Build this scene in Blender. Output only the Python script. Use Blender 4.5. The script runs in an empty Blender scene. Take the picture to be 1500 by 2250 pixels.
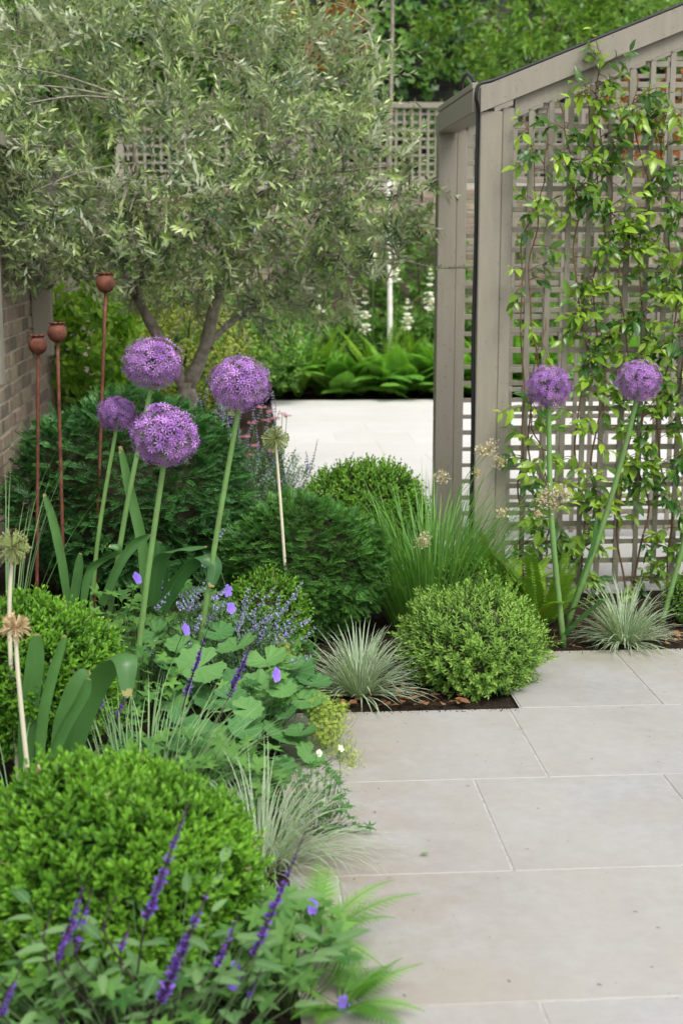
import bpy, math, numpy as np
from math import radians, pi, sin, cos
S = bpy.context.scene
COL = S.collection
rng = np.random.default_rng(11)

# ------------------------------------------------------------------ camera
F = 3125.0; PITCH = radians(10.6); YAW = radians(4.0); CAMZ = 1.5
cd = bpy.data.cameras.new('camera'); cam = bpy.data.objects.new('camera', cd); COL.objects.link(cam)
cam.location = (0, 0, CAMZ); cam.rotation_euler = (pi/2 - PITCH, 0, -YAW)
cd.sensor_fit = 'VERTICAL'; cd.sensor_height = 36.0; cd.sensor_width = 24.0; cd.lens = 50.0
cd.clip_start = 0.05; cd.clip_end = 400.0
cd.dof.use_dof = True; cd.dof.focus_distance = 4.9; cd.dof.aperture_fstop = 3.8
S.camera = cam
# ------------------------------------------------------------------ light
SUN_EL, SUN_AZ = radians(55), radians(155)          # azimuth from +Y towards +X
w = bpy.data.worlds.new('World'); S.world = w; w.use_nodes = True
nt = w.node_tree; nt.nodes.clear()
sky = nt.nodes.new('ShaderNodeTexSky'); sky.sky_type = 'NISHITA'; sky.sun_disc = False
sky.sun_elevation = SUN_EL; sky.sun_rotation = SUN_AZ; sky.dust_density = 3.0; sky.air_density = 1.0
hs = nt.nodes.new('ShaderNodeHueSaturation'); hs.inputs['Saturation'].default_value = 0.22
bg = nt.nodes.new('ShaderNodeBackground'); bg.inputs['Strength'].default_value = 0.15
wo = nt.nodes.new('ShaderNodeOutputWorld')
nt.links.new(sky.outputs[0], hs.inputs['Color']); nt.links.new(hs.outputs[0], bg.inputs[0]); nt.links.new(bg.outputs[0], wo.inputs[0])
sd = bpy.data.lights.new('sun', 'SUN'); sd.energy = 1.2; sd.angle = radians(22); sd.color = (1.0, 0.965, 0.91)
sun = bpy.data.objects.new('sun', sd); COL.objects.link(sun)
sun.location = (3, 6, 9); sun.rotation_euler = (pi/2 - SUN_EL, 0, pi - SUN_AZ)
S.view_settings.view_transform = 'Standard'; S.view_settings.look = 'None'
S.view_settings.exposure = 0.79; S.view_settings.gamma = 1.0
S.render.engine = 'CYCLES'
cy = S.cycles; cy.use_denoising = True; cy.max_bounces = 7; cy.diffuse_bounces = 4; cy.glossy_bounces = 2
cy.transmission_bounces = 4; cy.sample_clamp_indirect = 6.0; cy.use_adaptive_sampling = True; cy.adaptive_threshold = 0.02

# ------------------------------------------------------------------ layout helpers
_f = np.array([sin(YAW)*cos(PITCH), cos(YAW)*cos(PITCH), -sin(PITCH)])
_r = np.array([cos(YAW), -sin(YAW), 0.0]); _u = np.cross(_r, _f); CAM = np.array([0, 0, CAMZ])
def at(u, v, Y):
    d = _f + _r*(u-750)/F + _u*(1125-v)/F
    return CAM + d*Y/d[1]
def A(*a): return np.array(a, float)
def unit(a): return a/np.maximum(np.linalg.norm(a, axis=-1, keepdims=True), 1e-9)
def U(a=0., b=1., n=None): return rng.uniform(a, b, n)
def rdir(n): return unit(rng.normal(size=(n, 3)))

# ------------------------------------------------------------------ materials
class NB:
    def __init__(s, name):
        s.m = bpy.data.materials.new(name); s.m.use_nodes = True; s.t = s.m.node_tree; s.t.nodes.clear()
        s.out = s.n('ShaderNodeOutputMaterial')
    def n(s, t, **k):
        x = s.t.nodes.new(t)
        for a, b in k.items():
            if a.startswith('i_'):
                key = a[2:]; key = int(key) if key.isdigit() else key.replace('_', ' ')
                s.put(x.inputs[key], b)
            else: setattr(x, a, b)
        return x
    def put(s, sock, v):
        if hasattr(v, 'links') or isinstance(v, bpy.types.NodeSocket): s.t.links.new(v, sock)
        elif isinstance(v, (tuple, list)) and len(v) == 3 and sock.type == 'RGBA': sock.default_value = (*v, 1)
        else: sock.default_value = v
    def mix(s, f, a, b, mode='MIX'):
        x = s.n('ShaderNodeMixRGB', blend_type=mode); s.put(x.inputs[0], f); s.put(x.inputs[1], a); s.put(x.inputs[2], b); return x.outputs[0]
    def math(s, op, a, b=0.0, c=None):
        x = s.n('ShaderNodeMath', operation=op); s.put(x.inputs[0], a); s.put(x.inputs[1], b)
        if c is not None: s.put(x.inputs[2], c)
        return x.outputs[0]
    def ramp(s, f, stops):
        x = s.n('ShaderNodeValToRGB'); e = x.color_ramp.elements
        e[0].position = stops[0][0]; e[0].color = (*stops[0][1], 1); e[1].position = stops[-1][0]; e[1].color = (*stops[-1][1], 1)
        for p, c in stops[1:-1]: q = e.new(p); q.color = (*c, 1)
        s.put(x.inputs[0], f); return x.outputs[0]
    def noise(s, scale, detail=4, vec=None, rough=.55):
        x = s.n('ShaderNodeTexNoise'); x.inputs['Scale'].default_value = scale; x.inputs['Detail'].default_value = detail; x.inputs['Roughness'].default_value = rough
        if vec is None: vec = s.coord()
        s.t.links.new(vec, x.inputs['Vector']); return x.outputs[0]
    def coord(s, which='Object'):
        return s.n('ShaderNodeTexCoord').outputs[which]
    def pos(s): return s.n('ShaderNodeNewGeometry').outputs['Position']
    def bsdf(s, col, rough=.6, spec=.3, bump=None, bd=.002, bs=.5, metal=0.):
        p = s.n('ShaderNodeBsdfPrincipled'); s.put(p.inputs['Base Color'], col); s.put(p.inputs['Roughness'], rough)
        p.inputs['Specular IOR Level'].default_value = spec; p.inputs['Metallic'].default_value = metal
        if bump is not None:
            b = s.n('ShaderNodeBump'); b.inputs['Distance'].default_value = bd; b.inputs['Strength'].default_value = bs
            s.put(b.inputs['Height'], bump); s.t.links.new(b.outputs[0], p.inputs['Normal'])
        return p.outputs[0]
    def done(s, sh): s.t.links.new(sh, s.out.inputs[0]); return s.m

GAIN = 1.3; NOGAIN = {'pale_dry_stem', 'white_petal', 'dry_leaf', 'straw', 'cream_seed', 'salvia_calyx'}
def leaf_mat(name, c0, c1, rough=.45, spec=.35, trans=.28, rib=None, margin=None, under=None, back=None, veins=0, ribw=.05):
    c0, c1 = (tuple(min(.9, x*GAIN) for x in c) for c in (c0, c1)) if name not in NOGAIN else (c0, c1)
    b = NB(name)
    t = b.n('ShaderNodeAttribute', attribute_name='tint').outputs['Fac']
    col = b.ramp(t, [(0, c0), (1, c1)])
    nz = b.noise(9, 2, b.pos())
    col = b.mix(.5, col, b.ramp(nz, [(.3, (.72, .75, .7)), (.7, (1.22, 1.18, 1.1))]), 'MULTIPLY')
    uvx = None
    if rib is not None or margin is not None or veins:
        uv = b.n('ShaderNodeSeparateXYZ'); b.t.links.new(b.n('ShaderNodeUVMap').outputs[0], uv.inputs[0])
        d = b.math('ABSOLUTE', b.math('SUBTRACT', uv.outputs[0], .5))
        if margin is not None:
            wv = b.math('ADD', b.math('MULTIPLY', nz, .16), .24)
            col = b.mix(b.math('GREATER_THAN', d, wv), col, margin)
        if rib is not None: col = b.mix(b.math('MULTIPLY', b.math('LESS_THAN', d, ribw), .6), col, rib)
        if veins:
            s_ = b.math('SINE', b.math('ADD', b.math('MULTIPLY', uv.outputs[0], veins), b.math('MULTIPLY', nz, 4.0)))
            col = b.mix(b.math('MULTIPLY', b.math('GREATER_THAN', s_, .3), .22), col, tuple(.55*x for x in c0))
    if name == 'strap_leaf':
        tipm = b.math('GREATER_THAN', b.math('ADD', uv.outputs[1], b.math('MULTIPLY', b.noise(40, 3, b.pos()), .12)), 1.03)
        col = b.mix(b.math('MULTIPLY', tipm, .8), col, (.40, .33, .14))
    if name == 'allium_stem':
        col = b.mix(b.math('MULTIPLY', b.ramp(b.noise(30, 4, b.pos()), [(.52, (0, 0, 0)), (.66, (1, 1, 1))]), .45), col, (.16, .17, .07))
    if under is not None:
        col = b.mix(b.n('ShaderNodeNewGeometry').outputs['Backfacing'], col, under)
    p = b.bsdf(col, rough, spec)
    tr = b.n('ShaderNodeBsdfTranslucent'); b.put(tr.inputs[0], b.mix(.75, col, (1.5, 1.6, .55), 'MULTIPLY'))
    ms = b.n('ShaderNodeMixShader'); ms.inputs[0].default_value = trans
    b.t.links.new(p, ms.inputs[1]); b.t.links.new(tr.outputs[0], ms.inputs[2])
    return b.done(ms.outputs[0])

def plain(name, c0, c1, scale=30, rough=.7, spec=.25, bd=.001, bs=.4, metal=0.):
    b = NB(name); nz = b.noise(scale, 5)
    return b.done(b.bsdf(b.ramp(nz, [(.3, c0), (.7, c1)]), rough, spec, nz, bd, bs, metal))

M = {}
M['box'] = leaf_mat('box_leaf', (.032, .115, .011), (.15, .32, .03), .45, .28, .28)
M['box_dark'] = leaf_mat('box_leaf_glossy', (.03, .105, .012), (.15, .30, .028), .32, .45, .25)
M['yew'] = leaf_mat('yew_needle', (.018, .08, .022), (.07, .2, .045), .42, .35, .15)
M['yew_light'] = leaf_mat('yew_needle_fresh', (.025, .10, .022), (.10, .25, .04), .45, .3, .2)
M['hebe'] = leaf_mat('hebe_leaf', (.055, .15, .022), (.21, .35, .07), .5, .25, .25)
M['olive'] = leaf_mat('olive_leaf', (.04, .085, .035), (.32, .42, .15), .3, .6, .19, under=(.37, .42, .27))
M['jas'] = leaf_mat('jasmine_leaf', (.025, .085, .016), (.25, .39, .035), .27, .5, .32, rib=(.2, .3, .06), ribw=.035)
M['strap'] = leaf_mat('strap_leaf', (.03, .10, .028), (.08, .185, .05), .38, .4, .22, veins=75, rib=(.1, .2, .06), ribw=.03)
M['grass'] = leaf_mat('green_grass', (.055, .16, .03), (.15, .31, .06), .45, .3, .25)
M['vgrass'] = leaf_mat('variegated_grass', (.06, .14, .05), (.14, .24, .1), .5, .25, .2, margin=(.70, .74, .60))
M['bluegrass'] = leaf_mat('blue_green_grass', (.10, .20, .09), (.22, .33, .15), .5, .25, .2)
M['alch'] = leaf_mat('lady_mantle_leaf', (.05, .14, .042), (.10, .22, .062), .6, .2, .18, rib=(.17, .30, .11), ribw=.04)
M['ger'] = leaf_mat('geranium_leaf', (.032, .105, .022), (.10, .22, .045), .55, .25, .22, rib=(.12, .24, .06), ribw=.05)
M['sal'] = leaf_mat('salvia_leaf', (.05, .12, .04), (.12, .21, .08), .6, .2, .2, rib=(.2, .3, .13))
M['nep'] = leaf_mat('catmint_leaf', (.07, .15, .07), (.15, .24, .12), .6, .2, .2)
M['fern'] = leaf_mat('fern_leaf', (.06, .19, .025), (.19, .38, .06), .5, .25, .33)
M['hart'] = leaf_mat('sword_fern_leaf', (.06, .15, .012), (.18, .30, .025), .35, .4, .28)
M['bush'] = leaf_mat('bush_leaf', (.045, .13, .025), (.17, .31, .06), .45, .3, .3)
M['ivy'] = leaf_mat('ivy_leaf', (.03, .095, .02), (.17, .33, .05), .35, .4, .25)
M['ivy_light'] = leaf_mat('fresh_climber_leaf', (.055, .15, .022), (.22, .35, .06), .4, .35, .32)
M['euo'] = leaf_mat('yellow_variegated_leaf', (.12, .22, .04), (.2, .32, .06), .4, .3, .25, margin=(.80, .70, .14))
M['lime_leaf'] = leaf_mat('lime_green_leaf', (.11, .24, .03), (.30, .48, .07), .45, .3, .38)
M['red'] = leaf_mat('russet_leaf', (.18, .07, .03), (.45, .16, .04), .45, .3, .3)
M['dry'] = leaf_mat('dry_leaf', (.10, .05, .025), (.33, .17, .08), .7, .15, .1)
def petal_mat(name, c0, c1, tr=.3): return leaf_mat(name, c0, c1, .6, .15, tr)
M['allium'] = petal_mat('allium_petal', (.19, .065, .34), (.50, .26, .68), .25)
M['pedicel'] = leaf_mat('allium_pedicel', (.11, .12, .08), (.2, .19, .14), .6, .2, .1)
M['astem'] = leaf_mat('allium_stem', (.075, .165, .045), (.13, .235, .07), .42, .35, .0)
M['seed'] = leaf_mat('green_seed_capsule', (.10, .17, .05), (.26, .30, .12), .55, .2, .1)
M['straw'] = leaf_mat('straw', (.42, .29, .15), (.66, .53, .34), .7, .15, .1)
M['pale_stem'] = leaf_mat('pale_dry_stem', (.52, .50, .36), (.66, .62, .48), .55, .25, .0)
M['sviolet'] = petal_mat('salvia_floret', (.10, .045, .34), (.26, .14, .62))
M['scalyx'] = leaf_mat('salvia_calyx', (.05, .025, .04), (.14, .06, .10), .6, .2, .1)
M['nepf'] = petal_mat('catmint_floret', (.25, .22, .60), (.46, .42, .80))
M['gerf'] = petal_mat('geranium_petal', (.22, .13, .72), (.36, .26, .88))
M['white'] = petal_mat('white_petal', (.72, .72, .68), (.85, .85, .80))
M['lime'] = petal_mat('lime_floret', (.20, .28, .035), (.36, .42, .09))
M['cream'] = petal_mat('cream_seed', (.46, .39, .26), (.74, .67, .50))
M['pink'] = petal_mat('pink_floret', (.32, .10, .18), (.55, .25, .34))
M['core'] = plain('twigs_and_shade', (.03, .035, .018), (.055, .05, .03), 60, .9, .1)  # dark tone for stems, and for twigs plus shade inside the balls
M['bark'] = plain('olive_bark', (.17, .145, .115), (.36, .32, .26), 26, .85, .15, .008, .9)
M['vine'] = plain('vine_stem', (.10, .055, .03), (.2, .12, .07), 40, .8, .15)
M['white_bark'] = plain('white_bark', (.60, .58, .52), (.78, .76, .7), 14, .7, .2)
def mat_rust():
    b = NB('rusty_iron'); n1 = b.noise(38, 6); n2 = b.noise(180, 3)
    c = b.ramp(n1, [(.3, (.075, .028, .02)), (.5, (.145, .052, .032)), (.72, (.22, .085, .045))])
    c = b.mix(.35, c, b.ramp(n2, [(.35, (.5, .45, .45)), (.65, (1.3, 1.2, 1.1))]), 'MULTIPLY')
    return b.done(b.bsdf(c, .72, .3, n2, .001, .5))
M['rust'] = mat_rust()
def mat_paint():
    b = NB('taupe_painted_timber')
    mp = b.n('ShaderNodeMapping'); mp.inputs['Scale'].default_value = (9, 9, 1.2); b.t.links.new(b.pos(), mp.inputs[0])
    n1 = b.noise(5, 6, mp.outputs[0]); n2 = b.noise(2.3, 4, b.pos()); n3 = b.noise(55, 3, b.pos())
    rn = b.n('ShaderNodeObjectInfo').outputs['Random']
    c = b.ramp(n1, [(.3, (.238, .216, .168)), (.7, (.278, .256, .202))])
    c = b.mix(b.math('MULTIPLY', b.ramp(n2, [(.55, (0, 0, 0)), (.75, (1, 1, 1))]), .3), c, (.20, .19, .13))
    c = b.mix(b.math('MULTIPLY', rn, .18), c, (.33, .30, .25))
    c = b.mix(b.math('MULTIPLY', b.math('GREATER_THAN', n3, .66), .45), c, (.14, .12, .09))
    pz = b.n('ShaderNodeSeparateXYZ'); b.t.links.new(b.pos(), pz.inputs[0]); lowm = b.n('ShaderNodeMapRange', i_0=pz.outputs[2], i_1=.05, i_2=.55, i_3=.75, i_4=0.0).outputs[0]
    c = b.mix(b.math('MULTIPLY', lowm, b.ramp(n1, [(.4, (0, 0, 0)), (.6, (1, 1, 1))])), c, (.15, .16, .085))
    return b.done(b.bsdf(c, .55, .3, n1, .0008, .5))
M['paint'] = mat_paint()
M['black'] = plain('black_rubber', (.012, .012, .013), (.02, .02, .021), 30, .45, .4)
def mat_slab():
    b = NB('sawn_limestone'); p = b.pos(); oi = b.n('ShaderNodeObjectInfo')
    vadd = b.n('ShaderNodeVectorMath', operation='ADD'); b.t.links.new(p, vadd.inputs[0])
    cx = b.n('ShaderNodeCombineXYZ'); b.put(cx.inputs[2], b.math('MULTIPLY', oi.outputs['Random'], 31.0)); b.t.links.new(cx.outputs[0], vadd.inputs[1])
    q = vadd.outputs[0]
    n1 = b.noise(1.7, 6, q, .6); n2 = b.noise(5.5, 7, q, .65); n3 = b.noise(2.6, 5, p, .6); n4 = b.noise(210, 2, q); n5 = b.noise(26, 4, q, .7)
    mp = b.n('ShaderNodeMapping'); mp.inputs['Scale'].default_value = (1.5, 7, 1); b.t.links.new(q, mp.inputs[0]); n6 = b.noise(4, 6, mp.outputs[0], .65)
    c = b.ramp(n1, [(.34, (.325, .318, .303)), (.5, (.35, .348, .342)), (.64, (.367, .37, .378))])
    c = b.mix(b.math('MULTIPLY', b.ramp(n3, [(.5, (0, 0, 0)), (.66, (1, 1, 1))]), .3), c, (.345, .29, .225))
    c = b.mix(b.math('MULTIPLY', b.ramp(n2, [(.5, (0, 0, 0)), (.68, (1, 1, 1))]), .33), c, (.285, .283, .28))
    c = b.mix(b.math('MULTIPLY', b.ramp(n6, [(.5, (0, 0, 0)), (.7, (1, 1, 1))]), .3), c, (.40, .395, .385))
    c = b.mix(b.math('MULTIPLY', oi.outputs['Random'], .4), c, (.365, .345, .312))
    c = b.mix(.5, c, b.ramp(n5, [(.3, (.82, .815, .80)), (.7, (1.10, 1.10, 1.10))]), 'MULTIPLY')
    # damp, lichen-tinted patches hug the edges of the planting
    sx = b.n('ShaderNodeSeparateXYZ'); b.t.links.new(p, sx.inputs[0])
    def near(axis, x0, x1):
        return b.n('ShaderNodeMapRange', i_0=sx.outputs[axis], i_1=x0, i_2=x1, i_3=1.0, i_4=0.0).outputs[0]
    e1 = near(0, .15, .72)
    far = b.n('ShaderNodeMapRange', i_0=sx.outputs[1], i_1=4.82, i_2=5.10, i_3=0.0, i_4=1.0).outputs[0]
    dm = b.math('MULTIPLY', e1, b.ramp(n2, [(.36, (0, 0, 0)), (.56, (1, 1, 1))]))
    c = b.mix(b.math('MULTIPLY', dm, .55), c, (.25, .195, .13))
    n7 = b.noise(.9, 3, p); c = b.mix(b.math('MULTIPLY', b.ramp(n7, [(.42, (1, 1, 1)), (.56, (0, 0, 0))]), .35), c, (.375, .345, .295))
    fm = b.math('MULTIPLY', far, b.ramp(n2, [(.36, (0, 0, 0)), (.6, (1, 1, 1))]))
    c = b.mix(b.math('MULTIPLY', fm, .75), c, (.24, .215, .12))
    vo = b.n('ShaderNodeTexVoronoi'); vo.inputs['Scale'].default_value = 17; b.t.links.new(q, vo.inputs['Vector'])
    pit = b.math('MULTIPLY', b.math('LESS_THAN', vo.outputs[0], .035), b.math('GREATER_THAN', n5, .5))
    c = b.mix(b.math('MULTIPLY', pit, .75), c, (.10, .09, .08))
    c = b.mix(b.math('MULTIPLY', b.math('GREATER_THAN', n4, .66), .28), c, (.25, .23, .21))
    rg = b.ramp(n3, [(.4, (.62,)*3), (.7, (.42,)*3)])
    h = b.math('SUBTRACT', b.math('ADD', n2, b.math('MULTIPLY', n4, .25)), b.math('MULTIPLY', pit, 1.5))
    return b.done(b.bsdf(c, rg, .3, h, .0012, .5))
M['slab'] = mat_slab()
def mat_far():  # limestone with the far patio's stronger daylight painted into a paler colour
    b = NB('limestone_painted_bright'); p = b.pos(); n1 = b.noise(1.2, 5, p); n2 = b.noise(9, 5, p)
    oi = b.n('ShaderNodeObjectInfo'); c = b.ramp(n1, [(.35, (.62, .605, .58)), (.65, (.69, .68, .665))]); c = b.mix(b.math('MULTIPLY', oi.outputs['Random'], .5), c, (.60, .57, .53)); c = b.mix(.2, c, b.ramp(n2, [(.3, (.85,)*3), (.7, (1.08,)*3)]), 'MULTIPLY')
    return b.done(b.bsdf(c, .55, .3, n2, .001, .3))
M['far'] = mat_far()
M['mortar'] = plain('pale_pointing', (.31, .30, .275), (.45, .44, .41), 40, .9, .1, .002, .6)
M['bmortar'] = plain('lime_mortar', (.27, .245, .20), (.39, .36, .30), 30, .95, .1, .003, .7)
def mat_brick():
    b = NB('yellow_stock_brick'); oi = b.n('ShaderNodeObjectInfo'); t = b.n('ShaderNodeAttribute', attribute_name='tint').outputs['Fac']
    f = b.math('FRACT', b.math('ADD', oi.outputs['Random'], t)); n1 = b.noise(16, 5, b.pos()); n2 = b.noise(70, 4, b.pos())
    c = b.ramp(f, [(0, (.17, .145, .11)), (.35, (.27, .225, .16)), (.7, (.33, .275, .20)), (.9, (.25, .18, .135)), (1, (.16, .14, .12))])
    c = b.mix(.6, c, b.ramp(n1, [(.3, (.65,)*3), (.7, (1.25,)*3)]), 'MULTIPLY'); c = b.mix(.35, c, b.ramp(n2, [(.3, (.7,)*3), (.7, (1.2,)*3)]), 'MULTIPLY')
    return b.done(b.bsdf(c, .9, .15, n2, .003, .7))
M['brick'] = mat_brick()
def mat_soil():
    b = NB('dark_soil'); n1 = b.noise(14, 6, b.pos()); n2 = b.noise(90, 5, b.pos())
    c = b.ramp(n2, [(.3, (.018, .013, .009)), (.6, (.045, .032, .022)), (.8, (.085, .06, .042))])
    return b.done(b.bsdf(c, .95, .1, b.math('ADD', n1, n2), .02, 1.0))
M['soil'] = mat_soil()
def mat_house():  # dark brick pattern that shows in the gaps between creeper leaves
    b = NB('dark_brickwork'); n1 = b.noise(5, 5, b.pos()); br = b.n('ShaderNodeTexBrick'); br.inputs['Scale'].default_value = 4.4
    mp = b.n('ShaderNodeMapping'); mp.inputs['Rotation'].default_value = (pi/2, 0, 0); b.t.links.new(b.pos(), mp.inputs[0]); b.t.links.new(mp.outputs[0], br.inputs['Vector'])
    br.inputs['Color1'].default_value = (.055, .05, .055, 1); br.inputs['Color2'].default_value = (.085, .075, .075, 1); br.inputs['Mortar'].default_value = (.11, .10, .095, 1)
    br.inputs['Row Height'].default_value = .33; br.inputs['Brick Width'].default_value = 1.0
    c = b.mix(.5, br.outputs[0], b.ramp(n1, [(.3, (.6,)*3), (.7, (1.2,)*3)]), 'MULTIPLY')
    return b.done(b.bsdf(c, .9, .15, br.outputs[1], .01, .4))
M['house'] = mat_house()

# ------------------------------------------------------------------ mesh builder
class MB:
    def __init__(s): s.V = []; s.Fc = []; s.UV = []; s.T = []; s.Mi = []; s.n = 0
    def add(s, V, Fc, UV=None, T=0.5, m=0):
        V = np.asarray(V, float).reshape(-1, 3); Fc = np.asarray(Fc, int).reshape(-1, 3)
        UV = np.full((len(V), 2), .5) if UV is None else np.asarray(UV, float).reshape(-1, 2)
        T = np.full(len(V), T) if np.isscalar(T) else np.asarray(T, float).reshape(-1)
        s.V.append(V); s.Fc.append(Fc + s.n); s.UV.append(UV); s.T.append(T); s.Mi.append(np.full(len(Fc), m)); s.n += len(V)
        return s
    def build(s, name, mats, parent=None, smooth=True, origin=None, kind=None):
        V = np.concatenate(s.V); Fc = np.concatenate(s.Fc); UV = np.concatenate(s.UV); T = np.concatenate(s.T); Mi = np.concatenate(s.Mi)
        o0 = np.array(ORG[parent.name]) if parent is not None else (np.zeros(3) if origin is None else np.asarray(origin))
        me = bpy.data.meshes.new(name)
        me.vertices.add(len(V)); me.vertices.foreach_set('co', (V - o0).astype(np.float32).ravel())
        me.loops.add(Fc.size); me.loops.foreach_set('vertex_index', Fc.astype(np.int32).ravel())
        me.polygons.add(len(Fc)); me.polygons.foreach_set('loop_start', np.arange(0, Fc.size, 3, dtype=np.int32))
        me.polygons.foreach_set('material_index', Mi.astype(np.int32)); me.polygons.foreach_set('use_smooth', np.full(len(Fc), smooth))
        uv = me.uv_layers.new(name='UVMap'); uv.data.foreach_set('uv', UV[Fc.ravel()].astype(np.float32).ravel())
        at_ = me.attributes.new('tint', 'FLOAT', 'POINT'); at_.data.foreach_set('value', T.astype(np.float32))
        for m in (mats if isinstance(mats, (list, tuple)) else [mats]): me.materials.append(M[m])
        me.update(calc_edges=True)
        o = bpy.data.objects.new(name, me); COL.objects.link(o)
        if parent is not None: o.parent = parent
        else: o.location = o0
        ORG[o.name] = o0 if parent is None else np.array(o0)
        if kind: o['kind'] = kind
        return o
ORG = {}
def thing(name, label, cat, loc, group=None):
    o = bpy.data.objects.new(name, None); COL.objects.link(o); o.location = loc; o.empty_display_size = .1
    o['label'] = label; o['category'] = cat
    if group: o['group'] = group
    ORG[o.name] = np.array(loc, float); return o
def tag(o, label, cat, group=None):
    o['label'] = label; o['category'] = cat
    if group: o['group'] = group
    return o
def struct(o): o['kind'] = 'structure'; return o
def share(src, name, parent, loc=(0, 0, 0), rot=(0, 0, 0), sc=1.0):
    o = bpy.data.objects.new(name, src.data if hasattr(src, 'data') else src); COL.objects.link(o); o.parent = parent
    o.location = loc; o.rotation_euler = rot; o.scale = (sc, sc, sc) if np.isscalar(sc) else sc
    return o

BOXF = A([0,2,1],[0,3,2],[4,5,6],[4,6,7],[0,1,5],[0,5,4],[1,2,6],[1,6,5],[2,3,7],[2,7,6],[3,0,4],[3,4,7]).astype(int)
def box(mb, lo, hi, m=0, T=.5):
    x0, y0, z0 = lo; x1, y1, z1 = hi
    return mb.add([(x0,y0,z0),(x1,y0,z0),(x1,y1,z0),(x0,y1,z0),(x0,y0,z1),(x1,y0,z1),(x1,y1,z1),(x0,y1,z1)], BOXF, None, T, m)
def bbox(mb, lo, hi, b=.004, m=0):
    """box with chamfered edges"""
    lo = A(*lo); hi = A(*hi); V = []; c = (lo+hi)/2; h = (hi-lo)/2; b = min(b, h.min()*.45)
    idx = {}
    for sx in (-1, 1):
        for sy in (-1, 1):
            for sz in (-1, 1):
                s3 = A(sx, sy, sz)
                for ax in range(3):
                    p = h - b; p[ax] = h[ax]; idx[(sx, sy, sz, ax)] = len(V); V.append(c + s3*p)
    Fs = []
    def quad(a, b_, c_, d): Fs.append((a, b_, c_)); Fs.append((a, c_, d))
    Vn = np.array(V)
    def orient(ids):
        p = Vn[ids]; n = np.cross(p[1]-p[0], p[2]-p[0])
        if n @ (p.mean(0)-c) < 0: ids = ids[::-1]
        return ids
    for ax in range(3):
        o1, o2 = [k for k in range(3) if k != ax]
        for s_ in (-1, 1):
            ids = []
            for a_, b_ in ((-1,-1),(1,-1),(1,1),(-1,1)):
                t = [0,0,0]; t[ax] = s_; t[o1] = a_; t[o2] = b_; ids.append(idx[(*t, ax)])
            quad(*orient(ids))
    for ax in range(3):
        o1, o2 = [k for k in range(3) if k != ax]
        for a_ in (-1, 1):
            for b_ in (-1, 1):
                t0 = [0,0,0]; t0[ax] = -1; t0[o1] = a_; t0[o2] = b_; t1 = list(t0); t1[ax] = 1
                quad(*orient([idx[(*t0, o1)], idx[(*t1, o1)], idx[(*t1, o2)], idx[(*t0, o2)]]))
    for sx in (-1, 1):
        for sy in (-1, 1):
            for sz in (-1, 1): Fs.append(tuple(orient([idx[(sx,sy,sz,0)], idx[(sx,sy,sz,1)], idx[(sx,sy,sz,2)]])))
    return mb.add(V, Fs, None, .5, m)
def smooth_path(pts, n=24):
    P = np.array(pts, float)
    if len(P) < 3: 
        t = np.linspace(0, 1, n)[:, None]; return P[0]*(1-t) + P[-1]*t
    Q = np.vstack([2*P[0]-P[1], P, 2*P[-1]-P[-2]]); out = []
    ts = np.linspace(0, len(P)-1-1e-6, n)
    for t in ts:
        i = int(t); f = t-i; p0, p1, p2, p3 = Q[i:i+4]
        out.append(.5*((2*p1)+(-p0+p2)*f+(2*p0-5*p1+4*p2-p3)*f*f+(-p0+3*p1-3*p2+p3)*f**3))
    return np.array(out)
def tube(mb, P, R, k=6, T=.5, m=0, cap=True):
    P = np.asarray(P, float); n = len(P); R = np.full(n, R) if np.isscalar(R) else np.asarray(R, float)
    tg = unit(np.gradient(P, axis=0)); ref = A(0, 1, 0.13) if abs(tg[0] @ unit(A(0, 1, .13))) < .9 else A(1, 0, .1)
    a = unit(ref - (tg @ ref)[:, None]*tg) if True else None
    b = np.cross(tg, a); th = np.linspace(0, 2*pi, k, endpoint=False)
    V = P[:, None] + R[:, None, None]*(np.cos(th)[None, :, None]*a[:, None] + np.sin(th)[None, :, None]*b[:, None])
    Fs = []
    for i in range(n-1):
        for j in range(k):
            p, q = i*k+j, i*k+(j+1) % k; Fs += [(p, q, q+k), (p, q+k, p+k)]
    V = V.reshape(-1, 3)
    if cap:
        V = np.vstack([V, P[-1], P[0]]); e = n*k
        Fs += [((n-1)*k+j, (n-1)*k+(j+1) % k, e) for j in range(k)] + [((j+1) % k, j, e+1) for j in range(k)]
    UV = np.zeros((len(V), 2)); UV[:n*k, 1] = np.repeat(np.linspace(0, 1, n), k)
    return mb.add(V, Fs, UV, T, m)
def lines(mb, P0, P1, r0, r1, T=.5, m=0, k=3):
    """many thin straight 3-sided stalks at once"""
    N = len(P0); d = unit(P1-P0); ref = np.where(np.abs(d[:, 2:3]) < .9, A(0, 0, 1.), A(1., 0, 0)); a = unit(np.cross(d, ref)); b = np.cross(d, a)
    th = np.arange(k)*2*pi/k; ring = np.cos(th)[None, :, None]*a[:, None] + np.sin(th)[None, :, None]*b[:, None]
    r0 = np.broadcast_to(r0, (N,))[:, None, None]; r1 = np.broadcast_to(r1, (N,))[:, None, None]
    V = np.concatenate([P0[:, None]+r0*ring, P1[:, None]+r1*ring], 1)
    f = []
    for j in range(k): q = (j+1) % k; f += [(j, q, q+k), (j, q+k, j+k)]
    Fs = np.array(f)[None] + (np.arange(N)*2*k)[:, None, None]
    T = np.repeat(np.broadcast_to(T, (N,)), 2*k)
    return mb.add(V, Fs, None, T, m)

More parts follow.
